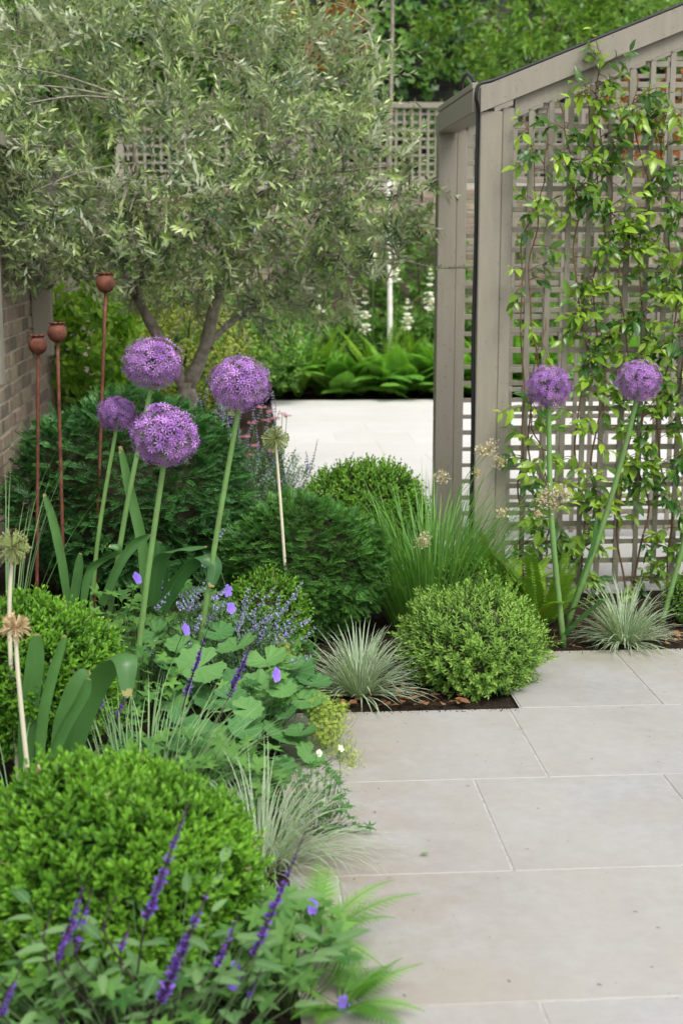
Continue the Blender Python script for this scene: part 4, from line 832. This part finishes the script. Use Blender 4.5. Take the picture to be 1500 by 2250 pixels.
def salvia(label, c, spikes, nleaf, rx, ry, zmax, lsz=.07, group='violet salvias'):
    t = thing('salvia', label, 'flowering plant', A(c[0], c[1], 0), group); o = ORG[t.name]; lf = MB(); st = MB()
    for (u0, v0, u1, v1, y, w_, f0) in spikes:      # foot of spike, tip, Y, half width px, bloom fraction
        a = at(u0-.16*(u1-u0), v0-.16*(v1-v0), y); b = at(u1, v1, y-.02); L = np.linalg.norm(b-a); ax = (b-a)/L; sp = MB(); nw = int(L/.0088); R0 = w_*.9*y/F
        fr, bt = frame(ax[None]); fr, bt = fr[0], bt[0]
        for i in range(nw):
            f = i/nw; p = a+ax*L*f; k = 7; az = U(0, 2*pi, k); rr = np.cos(az)[:, None]*fr+np.sin(az)[:, None]*bt; R = R0*(1-.75*f**2.2)*(1 if i % 2 else .8); d = unit(rr*.8+ax*.55)
            scatter(sp, OVAL2, np.tile(p, (k, 1)), d, ax+.3*rdir(k), R*.8, U(0, 1, k), 1)
            if f < f0+.15 and U() < .93: 
                kk = k if f < f0 else 2; sc = R*1.25; scatter(sp, OVAL2, np.tile(p, (kk, 1)), d[:kk]+.3*rdir(kk), ax+.5*rdir(kk), sc*U(.7, 1.1, kk), U(0, 1, kk), 0, 1.3)
        foot = o+A(U(-rx, rx)*.4, U(-ry, ry)*.4, 0); q = smooth_path([foot, foot*.4+a*.6+A(0, 0, -.01), a, b], 16); sp.build('flower_spike', ['sviolet', 'scalyx'], t, smooth=False); tube(st, q, np.linspace(.0026, .0012, 16), 5, .1, 0)
        for j in (5, 8):
            p = q[j]; az = U(0, 2*pi)
            for s_ in (0, 1): scatter(lf, LEAFS, p[None], A(cos(az+pi*s_), sin(az+pi*s_), .35)[None], A(0, -.2, 1.)[None], lsz*U(.6, .9), U(.2, 1))
    for i in range(nleaf):
        a_ = U(0, 2*pi); r = U(0, 1)**.5; p = o+A(rx*r*cos(a_), ry*r*sin(a_), U(.25, 1)*zmax); d = unit(A(cos(a_)*.7+U(-.5, .5), sin(a_)*.7+U(-.5, .5), U(-.1, .6))); scatter(lf, LEAFS, p[None], d[None], A(U(-.3, .3), -.35, .9)[None], lsz*U(.6, 1.15), U(0, 1)); lines(lf, (o+A(rx*.4*r*cos(a_), ry*.4*r*sin(a_), 0))[None], p[None], .0015, .001, .2, 0)
    lf.build('leaves', ['sal', 'scalyx'], t, kind='stuff'); st.build('stems', 'scalyx', t, kind='stuff'); return t
LEAFS = leaf_tpl(.17, [(.12, .8), (.35, 1), (.6, .85), (.82, .45)], .25, .22)
c = at(330, 2200, 2.46); salvia('nearest clump of dark violet salvia spikes before the large box ball', c, [
    (335, 1985, 415, 1762, 2.42, 17, .75), (572, 2060, 672, 1825, 2.45, 17, .75), (368, 2165, 458, 1955, 2.38, 22, .8), (145, 2075, 184, 1945, 2.42, 17, .8), (170, 2075, 203, 1955, 2.44, 12, .7), (482, 2110, 522, 2012, 2.4, 14, .7),
    (10, 2215, 48, 2125, 2.35, 12, .6), (268, 2080, 287, 2035, 2.42, 11, .5), (232, 2030, 258, 1968, 2.43, 7, .0), (100, 2050, 125, 1985, 2.42, 7, .0), (550, 2185, 578, 2120, 2.36, 9, .3), (130, 2100, 160, 2030, 2.40, 12, .7)], 120, .36, .22, .30, .062)
c = at(400, 1640, 3.9); salvia('violet salvia spikes standing before the round lady mantle leaves', c, [(415, 1510, 455, 1385, 3.95, 12, .8), (510, 1515, 555, 1410, 3.95, 13, .8)], 14, .12, .1, .14, .05)
c = at(250, 1640, 3.75); salvia('two short violet salvia spikes beneath the folded strap leaf', c, [(217, 1560, 232, 1510, 3.8, 9, .8), (262, 1565, 286, 1500, 3.78, 9, .8)], 12, .1, .1, .12, .05)

def catmint(label, c, spikes, nleaf, rx, ry, zmax, mat='nepf', group='blue catmint'):
    t = thing('catmint', label, 'flowering plant', A(c[0], c[1], 0), group); o = ORG[t.name]; lf = MB(); fl = MB()
    for (u0, v0, u1, v1, y) in spikes:
        a = at(u0, v0, y); b = at(u1, v1, y-.03); L = np.linalg.norm(b-a); ax = (b-a)/L; nw = max(4, int(L/.014)); fr, bt = frame(ax[None]); sp = MB()
        for i in range(nw):
            f = i/nw; k = 7; az = U(0, 2*pi, k); rr = np.cos(az)[:, None]*fr+np.sin(az)[:, None]*bt; p = a+ax*L*f+rng.normal(size=3)*.001; R = .0125*(1-.5*f); scatter(sp, OVAL2, np.tile(p, (k, 1)), rr+ax*.5, ax+.5*rdir(k), R*U(.6, 1.2, k), U(0, 1, k), 0, 1.2); scatter(sp, OVAL2, np.tile(p, (3, 1)), rr[:3]*.7+ax*.6, rdir(3), R*.8, .4, 1)
        sp.build('flower_spike', [mat, 'nep'], t, smooth=False); foot = o+A(U(-rx, rx)*.5, U(-ry, ry)*.5, 0); tube(lf, smooth_path([foot, foot*.35+a*.65, a, b], 12), .0011, 4, .4, 0)
    n = nleaf; a_ = U(0, 2*pi, n); r = U(0, 1, n)**.5; P = np.stack([o[0]+rx*r*np.cos(a_), o[1]+ry*r*np.sin(a_), U(.1, 1, n)*zmax*(1-.4*r*r)], 1); shoots(lf, OVAL2, P, np.stack([np.cos(a_)*.4, np.sin(a_)*.4, np.ones(n)], 1)+.4*rdir(n), .06, 4, .019, 1.2, .7, .2, .7, 0, 0)
    lf.build('leaves', 'nep', t, kind='stuff')
c = at(480, 1430, 4.7); catmint('blue catmint sprawling between the globe stems and the small box ball', c, [(600, 1395, 680, 1358, 4.45), (565, 1410, 600, 1330, 4.55), (640, 1455, 690, 1438, 4.3), (330, 1440, 345, 1405, 4.4), (315, 1445, 325, 1425, 4.4), (470, 1190, 498, 1160, 4.9), (395, 1310, 440, 1290, 4.7), (365, 1330, 385, 1290, 4.75), (430, 1300, 460, 1270, 4.8), (545, 1360, 575, 1325, 4.6), (570, 1400, 590, 1375, 4.55), (480, 1340, 500, 1320, 4.7), (410, 1340, 425, 1320, 4.7), (610, 1350, 640, 1322, 4.6), (350, 1300, 358, 1270, 4.8), (560, 1385, 555, 1340, 4.6), (520, 1380, 545, 1330, 4.6), (625, 1400, 650, 1378, 4.5), (450, 1245, 455, 1215, 4.85)]+[(x, y_, x+dx, y_-h_, yy) for x, y_, dx, h_, yy in zip(U(340, 670, 44), U(1310, 1440, 44), U(5, 45, 44), U(15, 45, 44), U(4.4, 4.75, 44))], 700, .26, .24, .27)
c = at(560, 1150, 7.1); catmint('pale blue catmint drift beyond the yew mounds', c, [(680, 1040, 698, 965, 6.6), (755, 1030, 778, 992, 6.6), (675, 1030, 672, 990, 6.6), (560, 1040, 575, 985, 6.8), (590, 1050, 610, 1000, 6.8), (540, 1060, 550, 1010, 6.8), (620, 1060, 640, 1020, 6.7), (650, 1060, 660, 1025, 6.7), (570, 1070, 590, 1030, 6.7), (500, 960, 510, 900, 7.2), (470, 920, 480, 860, 7.3), (520, 930, 535, 880, 7.3), (450, 890, 455, 850, 7.4), (490, 900, 500, 865, 7.4), (530, 1000, 545, 950, 7.0), (430, 900, 440, 860, 7.4), (710, 1050, 730, 1020, 6.6), (600, 1020, 620, 970, 6.9), (510, 930, 515, 890, 7.2), (545, 960, 560, 915, 7.1)]+[(x, y_, x+dx, y_-h_, yy) for x, y_, dx, h_, yy in zip(U(430, 620, 46), U(900, 1070, 46), U(-8, 14, 46), U(30, 60, 46), U(6.9, 7.5, 46))], 900, .36, .62, .5)
c = at(600, 1050, 7.0); t = thing('masterwort', 'dusky pink masterwort flower heads behind the small green seed globe', 'flowering plant', c*A(1, 1, 0)); fl = MB()
for u, v in [(595, 905), (620, 910), (605, 920), (630, 915), (585, 925), (540, 960), (560, 980), (575, 895), (600, 990), (555, 930), (520, 975), (545, 1000)]:
    hp = at(u, v, 6.95); k = 22; off = np.stack([U(-.02, .02, k), U(-.02, .02, k), U(-.004, .006, k)], 1); scatter(fl, STAR6, hp+off, A(0, -.3, 1)+.4*rdir(k), rdir(k), .009, U(0, 1, k), 0); q = ORG[t.name]; tube(fl, smooth_path([q+A(U(-.05, .05), 0, 0), q*.4+hp*.6+A(0, 0, -.05), hp], 8), .0014, 4, .4, 1)
fl.build('flower_heads', ['pink', 'ger'], t, kind='stuff')

# ================================================================== FERNS
def frond(mb_, b, az, L, e0, e1, tpl, npn, pl, prof, T, m=0, st=1, ang=1.2, sway=0., wide=1.0, n=18, droop=.12):
    P, d = arc(b, az, L, e0, e1, n, sway); tube(mb_, P, np.linspace(.0022, .0008, n), 4, .5, st); sd = np.stack([-np.sin(np.full(n, az)), np.cos(np.full(n, az)), np.zeros(n)], 1); Z = np.cross(d, sd)
    f = (np.arange(npn)+.5)/npn*.86+.13; idx = f*(n-1); i0 = idx.astype(int).clip(0, n-2); w = (idx-i0)[:, None]; q = P[i0]*(1-w)+P[i0+1]*w; dd = d[i0]; zz = Z[i0]; ss = sd[i0]; zz = np.where(zz[:, 2:3] < 0, -zz, zz)
    lens = pl*np.array([prof(x) for x in f]); an = ang*(1-.45*f)[:, None]
    for s_ in (-1, 1): scatter(mb_, tpl, q, dd*np.cos(an)+s_*ss*np.sin(an)-zz*droop, zz+.12*rdir(npn), lens*U(.92, 1.08, npn), np.clip(T+U(-.1, .1, npn), 0, 1), m, wide)
lanceprof = lambda x: max(.08, min(1, .45+1.5*x)*(1-x**2.2))
bladeprof = lambda x: max(.12, min(1, .35+2.2*x)*(1-x**5*.9))
STRAPP = leaf_tpl(.5, [(.35, .9), (.8, .75)], .1, .1)
def fern(label, c, nf, L0, L1, kind, pl, group, az=(0, 2*pi), e=(1.0, 1.4), drop=(.8, 1.6), name='fern', npn=20, T=(0, 1)):
    t = thing(name, label, 'fern', A(c[0], c[1], 0), group)
    azs = np.linspace(az[0], az[1], nf, endpoint=False)+U(-.25, .25, nf)
    for i in range(nf):
        m_ = MB(); e0 = U(*e); L = U(L0, L1); b = A(c[0]+.02*cos(azs[i]), c[1]+.02*sin(azs[i]), 0)
        if kind == 'sword': frond(m_, b, azs[i], L, e0, e0-U(*drop), STRAPP, npn, pl, bladeprof, U(*T), 0, 1, 1.3, U(-.3, .3), .40*(24/npn)*L/.35*.042/pl, 18, .02)
        elif kind == 'fine': frond(m_, b, azs[i], L, e0, e0-U(*drop), PINNA, npn, pl, lanceprof, U(*T), 0, 1, 1.3, U(-.3, .3), 1.0)
        else: frond(m_, b, azs[i], L, e0, e0-U(*drop), LANCE2, npn, pl, lanceprof, U(*T), 0, 1, 1.25, U(-.3, .3), 1.5)
        m_.build('frond', ['hart' if kind == 'sword' else 'fern', 'fern'], t)
    return t
c = at(1185, 1400, 5.42); fern('sword fern with ladder-veined fronds at the foot of the lattice', c, 15, .26, .44, 'sword', .05, 'sword ferns', e=(.75, 1.45), drop=(.1, .9), name='sword_fern', npn=26, T=(.2, 1))
c = at(1105, 1370, 5.6); fern('sword fern tucked against the front pergola post', c, 9, .22, .42, 'sword', .045, 'sword ferns', e=(.9, 1.45), drop=(.1, 1.0), name='sword_fern', npn=26, T=(.3, 1))
c = at(680, 2060, 2.86); fern('soft light green fern beside the large box ball at the paving edge', c, 12, .2, .30, 'fine', .05, 'soft ferns', az=(-pi, pi), e=(.7, 1.35), drop=(.6, 1.4), npn=17, T=(.1, .8))
c = at(745, 2180, 2.62); fern('soft fern spreading over the slab nearest the bottom', c, 13, .12, .2, 'fine', .042, 'soft ferns', az=(-pi*.9, pi*.6), e=(.3, 1.2), drop=(.4, 1.1), npn=15, T=(.0, .7))
fu = [(610, 14.35, 'pinna'), (655, 14.3, 'sword'), (700, 14.5, 'sword'), (745, 14.3, 'pinna'), (790, 14.35, 'pinna'), (840, 14.4, 'sword'), (880, 14.3, 'pinna'), (925, 14.45, 'sword'), (965, 14.3, 'pinna'), (1030, 14.4, 'pinna'), (1100, 14.4, 'sword'), (1170, 14.35, 'pinna'), (1240, 14.4, 'sword'), (1310, 14.35, 'pinna'), (1380, 14.4, 'pinna'), (1450, 14.4, 'sword'), (570, 14.5, 'pinna')]
fl_names = {610: 'feathery fern at the far patio edge nearest the olive trunk', 655: 'upright sword fern on the far patio edge below the dark bushes', 700: 'second upright sword fern along the far patio edge', 745: 'feathery fern between the two far sword fern clumps', 790: 'feathery fern on the far patio edge beneath the white foxgloves', 840: 'tall sword fern at the foot of the thin white trunk', 880: 'feathery fern just beyond the thin white trunk', 925: 'sword fern near the rear pergola post', 965: 'feathery fern half hidden by the rear pergola post', 570: 'feathery fern peeping out behind the purple globe by the patio'}
for u, y, kd in fu:
    c = at(u, 850, y); lab = fl_names.get(u, 'far fern seen through the lattice of the pergola'); fern(lab, c, 17 if kd == 'sword' else 24, .45 if kd == 'sword' else .5, .9, kd, .05 if kd == 'sword' else .2, 'ferns seen through the lattice' if u > 1000 else 'ferns along the far patio edge', e=(1.0, 1.52) if kd == 'sword' else (.6, 1.45), drop=(.0, .55) if kd == 'sword' else (.6, 1.5), npn=22 if kd == 'sword' else 18, T=(.15, 1))

# ================================================================== BACKGROUND PLANTING
def bush(name, label, cat, c, r, n, tpl, leaf, mat, group=None, sl=.14, lv=4, core=.7, up=.4):
    t = thing(name, label, cat, A(c[0], c[1], 0), group); fo = MB(); d = rdir(n)*(U(.35, 1, n)**.5)[:, None]; P = np.array(c)+d*np.array(r); P[:, 2] = np.maximum(P[:, 2], .04); D = unit(d*.6+A(0, 0, up)+.5*rdir(n)); shoots(fo, tpl, P-D*sl*.5, D, sl, lv, leaf, 1.15, .6, .2, .75, 0, 1); fo.build('foliage', [mat, 'core'], t, kind='stuff')
    st = MB()
    for _ in range(7): e = np.array(c)+rdir(1)[0]*np.array(r)*.6; tube(st, smooth_path([A(c[0]+U(-.05, .05), c[1]+U(-.05, .05), -.02), A(c[0]*.6+e[0]*.4, c[1]*.6+e[1]*.4, e[2]*.5), e], 8), np.linspace(.014, .005, 8), 5)
    st.build('stems', 'core', t); return t
c = at(205, 760, 9.0); bush('hydrangea', 'broad-leaved light green shrub between the brick wall and the olive', 'shrub', (c[0], 9.0, c[2]-.05), (.34, .35, .48), 240, OVAL2, .1, 'lime_leaf', None, .2, 3)
c = at(300, 760, 9.6); bush('euonymus', 'yellow variegated shrub glowing behind the olive fork', 'shrub', (c[0]+.25, 9.8, .75), (.55, .35, .5), 520, OVAL2, .045, 'euo')
c = at(420, 700, 12); bush('leafy_shrub', 'mid green shrub behind the olive trunk', 'shrub', (c[0], 12.0, .75), (.75, .5, .7), 500, OVAL2, .07, 'bush', 'shrubs behind the olive')
c = at(560, 720, 13.2); bush('leafy_shrub', 'fine-leaved dark shrub at the far corner of the patio', 'shrub', (c[0]-.1, 13.6, .55), (.7, .4, .5), 520, OVAL2, .05, 'ivy', 'shrubs behind the olive')
c = at(230, 700, 12.5); bush('leafy_shrub', 'green shrub in the far corner where the brick walls meet', 'shrub', (c[0], 13.0, .8), (.6, .5, .8), 420, OVAL2, .08, 'bush', 'shrubs behind the olive')
for i, (u, y, h, mt, lab) in enumerate([(650, 15.0, .75, 'bush', 'dark bushy perennial above the far sword ferns'), (760, 15.1, .8, 'ivy', 'deep green perennial behind the white foxgloves'), (880, 15.0, .75, 'bush', 'leafy perennial behind the thin white trunk'), (975, 15.0, .8, 'ivy', 'dark perennial beside the rear pergola post')]):
    c = at(u, 700, y); bush('perennial', lab, 'plant', (c[0], y, h*.55), (.42, .25, h*.5), 300, LANCE2, .085, mt, 'perennials below the far wall', .16, 5)
for u in (1100, 1230, 1360, 1490): c = at(u, 700, 15.0); bush('perennial', 'far green perennial glimpsed through the lattice', 'plant', (c[0], 15.0, .5), (.5, .3, .5), 300, LANCE2, .09, 'bush', 'perennials seen through the lattice', .16, 5)
c = at(930, 560, 15.3); bush('wall_shrub', 'loose wall shrub climbing the tan bricks beyond the rear pergola post', 'shrub', (c[0], 15.28, 1.15), (.5, .14, .85), 190, OVAL2, .085, 'bush', 'shrubs trained on the far wall', .18, 4)
c = at(740, 560, 15.3); bush('wall_shrub', 'airy wall shrub on the tan bricks below the olive crown', 'shrub', (c[0], 15.28, 1.1), (.75, .14, .8), 230, OVAL2, .08, 'bush', 'shrubs trained on the far wall', .18, 4)
c = at(1250, 560, 15.3); bush('wall_shrub', 'wall shrub on the tan bricks seen through the lattice', 'shrub', (c[0], 15.28, 1.1), (1.1, .14, .8), 200, OVAL2, .085, 'bush', 'shrubs trained on the far wall', .18, 4)
def foxglove(label, top, y, h):
    p = at(*top, y); b = A(p[0], y, 0); t = thing('foxglove', label, 'flower', b, 'white foxgloves'); st = MB(); tube(st, np.linspace(b, p, 8), .006, 5, .5); st.build('stem', 'ger', t); k = int(h/.028)
    fl = MB(); BELL = leaf_tpl(.42, [(.3, .6), (.8, 1)], -.5, .25); k = int(h/.042)
    for i in range(k):
        f = i/k; z = p[2]-h*f+U(-.012, .012)
        if U() < .18: continue
        for a_ in (U(-2.9, -1.9), U(-1.6, -.3)): scatter(fl, BELL, A(p[0]+U(-.008, .008), y, z)[None], A(cos(a_), sin(a_), -.75)[None], A(cos(a_), sin(a_), .9)[None], .02+.04*min(1, f*1.6), U(0, 1), 0); scatter(fl, BELL, A(p[0], y, z)[None], A(cos(a_), sin(a_), -.75)[None], -A(cos(a_), sin(a_), .9)[None], .025+.05*min(1, f*1.6), U(0, 1), 0)
    fl.build('bells', 'white', t, kind='stuff')
for lab, u, v, h in [('white foxglove spire just in front of the dark bushes', 802, 640, .42), ('white foxglove with the fullest bells right of the thin white trunk', 895, 655, .32), ('white foxglove spire leaning near the rear pergola post', 945, 590, .42), ('tall white foxglove half hidden by the olive leaves', 820, 505, .4), ('white foxglove low beside the fern tips', 700, 640, .22), ('white foxglove tight against the thin white trunk', 868, 520, .45)]: foxglove(lab, (u, v), 14.75, h)
c = at(857, 740, 14.6)*A(1, 1, 0); t = thing('white_tree', 'young tree with a thin chalk-white trunk in the far bed', 'tree', c); m_ = MB(); tp = smooth_path([c, at(856, 640, 14.6), at(853, 480, 14.6), at(858, 250, 14.6), at(862, 0, 14.6), at(860, -150, 14.6)], 24); tr_ = np.linspace(.03, .014, 24); tube(m_, tp[:12], tr_[:12], 8); m_.build('trunk', 'white_bark', t); m_ = MB(); tube(m_, tp[11:], tr_[11:], 8); m_.build('upper_stem', 'bark', t)
cr = MB(); cc = at(850, -230, 14.6); nn = 240; shoots(cr, OVAL2, cc+rdir(nn)*A(1.0, .7, .5)*(U(.2, 1, nn)**.5)[:, None], rdir(nn)+A(0, 0, .3), .2, 4, .06, 1.1, .7, .2, .9, 0, 1); cr.build('crown', ['bush', 'bark'], t, kind='stuff')
# house wall with climbers
hw = MB(); box(hw, (-9, 17.4, -.03), (12, 18.0, 8.0)); tag(hw.build('house_wall', 'house'), 'dark house wall smothered in creeper behind the lattice fence', 'building')
iv = thing('ivy', 'dense creeper covering the dark house wall', 'climber', (1.5, 17.35, 0)); fo = MB(); n = 12000
P = np.stack([U(-4, 7.2, n), 17.33-np.abs(rng.normal(size=n))*.10, U(1.7, 6.0, n)], 1); nzv = np.sin(P[:, 0]*2.1+1)*np.sin(P[:, 2]*2.6)+.6*np.sin(P[:, 0]*5.3+P[:, 2]*3.1)+.5*np.sin(P[:, 2]*6.7-P[:, 0]*1.7); k = nzv > U(-1.9, .35, n); P = P[k]; n = len(P)
scatter(fo, IVYL, P, unit(A(0, -.35, -.8)+.5*rdir(n)), unit(A(0, -.9, .5)+.35*rdir(n)), U(.045, .085, n), np.clip(.25+.5*(np.sin(P[:, 0]*1.7)*np.sin(P[:, 2]*1.9))+U(-.3, .4, n), 0, 1), 0); fo.build('leaves', ['ivy', 'vine'], iv, kind='stuff')
sm = MB()
for i in range(16): x = U(-3, 6.5); tube(sm, smooth_path([A(x, 17.36, 0), A(x+U(-.3, .3), 17.36, 2), A(x+U(-.6, .6), 17.36, 4), A(x+U(-.8, .8), 17.36, 5.8)], 14), np.linspace(.02, .006, 14), 5)
sm.build('stems', 'vine', iv)
def bgtree(name, label, loc, cl, tpl, leaf, mat, sl, lv, up, group='trees behind the wall', tr=.05):
    t = thing(name, label, 'tree', A(loc[0], loc[1], 0), group); o = ORG[t.name]; cr = MB(); st = MB(); top = np.mean([at(u, v, y) for u, v, y, *_ in cl], 0); tube(st, smooth_path([o, o*.5+top*.5, top], 12), np.linspace(tr*1.4, tr*.4, 12), 8)
    for u, v, y, r, n in cl:
        c = at(u, v, y); tube(st, smooth_path([o*.3+top*.7, (c+top)/2, c], 8), np.linspace(tr*.4, tr*.12, 8), 5); d = rdir(n)*(U(.2, 1, n)**.45)[:, None]; D = unit(d*.5+A(0, 0, up)+.5*rdir(n)); shoots(cr, tpl, c+d*np.array(r), D, sl, lv, leaf, 1.1, .6, .2, .8, 0, 1)
    st.build('trunk', 'bark', t); cr.build('crown', [mat, 'vine'], t, kind='stuff')
bgtree('small_tree', 'fresh green tree behind the top of the olive crown', (-.6, 16.3), [(300, -20, 16.2, (1.0, .5, .6), 320), (480, 20, 16.3, (.7, .4, .5), 220), (100, 20, 16.0, (.9, .5, .7), 260), (60, 220, 16.1, (.8, .4, .7), 220), (330, 180, 16.3, (.9, .4, .6), 240), (180, 330, 16.4, (.8, .3, .5), 180)], OVAL2, .09, 'ivy_light', .2, 4, .3)
bgtree('small_tree', 'hanging-leaved fruit tree above the pergola rafter', (2.6, 16.4), [(1130, 95, 15.3, (.42, .4, .35), 120), (1270, 60, 15.3, (.4, .4, .35), 110), (1000, 70, 16.4, (.5, .3, .4), 100), (1400, 10, 15.4, (.6, .4, .4), 130), (1200, -60, 15.6, (.8, .4, .4), 150)], LANCE2, .13, 'ivy_light', .22, 4, -.75)
bgtree('small_tree', 'russet-leaved shrub tree at the top beside the olive crown', (.9, 16.9), [(590, 0, 16.6, (.35, .3, .35), 70), (680, 30, 16.8, (.4, .3, .4), 80), (740, 80, 16.9, (.35, .2, .4), 60)], OVAL2, .07, 'red', .18, 3, .2, None, .03)
bgtree('small_tree', 'orange-leaved shrub glimpsed through the top of the lattice', (4.4, 14.9), [(1330, 215, 14.9, (.25, .25, .2), 70), (1480, 260, 14.9, (.3, .25, .4), 100), (1420, 330, 15.0, (.25, .2, .3), 50)], OVAL2, .07, 'red', .16, 4, .3, None, .03)

# ================================================================== GROUND DETAIL
def litter(label, x0, x1, y0, y1, n, size, mat='dry'):
    m_ = MB(); P = np.stack([U(x0, x1, n), U(y0, y1, n), U(.004, .016, n)], 1); a_ = U(0, 2*pi, n); scatter(m_, OVAL2, P, np.stack([np.cos(a_), np.sin(a_), U(-.1, .2, n)], 1), A(0, 0, 1.)+.45*rdir(n), U(size*.5, size*1.3, n), U(0, 1, n), 0, 1.3); o = m_.build('leaf_litter', mat, kind='stuff'); tag(o, label, 'leaves')
litter('brown dead leaves on the soil beneath the striped sedge', .28, .75, 4.46, 4.75, 110, .03); litter('brown dead leaves on the soil before the lattice', .95, 1.95, 5.12, 5.6, 170, .028)
m_ = MB(); n = 170; P = np.stack([.22+1.6*U(0, 1, n)**1.5, U(2.4, 5.0, n), np.full(n, .0025)], 1); k = ~((P[:, 0] < .95) & (P[:, 1] > 4.42)); P = P[k]; n = len(P); a_ = U(0, 2*pi, n)
scatter(m_, LANCE, P, np.stack([np.cos(a_), np.sin(a_), np.zeros(n)], 1), np.tile(A(0, 0, 1.), (n, 1)), U(.003, .016, n), U(0, .5, n), 0, .8); 
nc = 420; k1 = nc//2; xs = np.concatenate([U(.2, .9, k1), U(.95, 1.9, nc-k1)]); ys = np.concatenate([4.447-np.abs(rng.normal(size=k1))*.018, 5.10-np.abs(rng.normal(size=nc-k1))*.02]); cr_ = MB()
scatter(cr_, TINY, np.stack([xs, ys, np.full(nc, .001)], 1), rdir(nc), rdir(nc), U(.002, .007, nc), U(0, 1, nc), 0); tag(cr_.build('soil_crumbs', 'soil', kind='stuff', smooth=False), 'dark soil crumbs spilled along the paving edges', 'soil')
tag(m_.build('debris', 'dry', kind='stuff'), 'tiny dry bits scattered over the paving', 'debris')
ft = at(933, 1874, 3.31)*A(1, 1, 0)+A(0, 0, .006); m_ = MB(); a_ = np.linspace(-1.4, 1.4, 9); scatter(m_, LANCE, np.tile(ft, (9, 1)), np.stack([np.sin(a_), np.cos(a_)*.8, np.full(9, .25)], 1), np.tile(A(0, 0, 1.), (9, 1)), .013, U(.3, .9, 9), 0); tag(m_.build('leaf_sprig', 'nep'), 'tiny blue-green sprig lying alone on the paving', 'leaf')
print('objects', len(bpy.data.objects), 'tris', sum(len(m.polygons) for m in bpy.data.meshes))
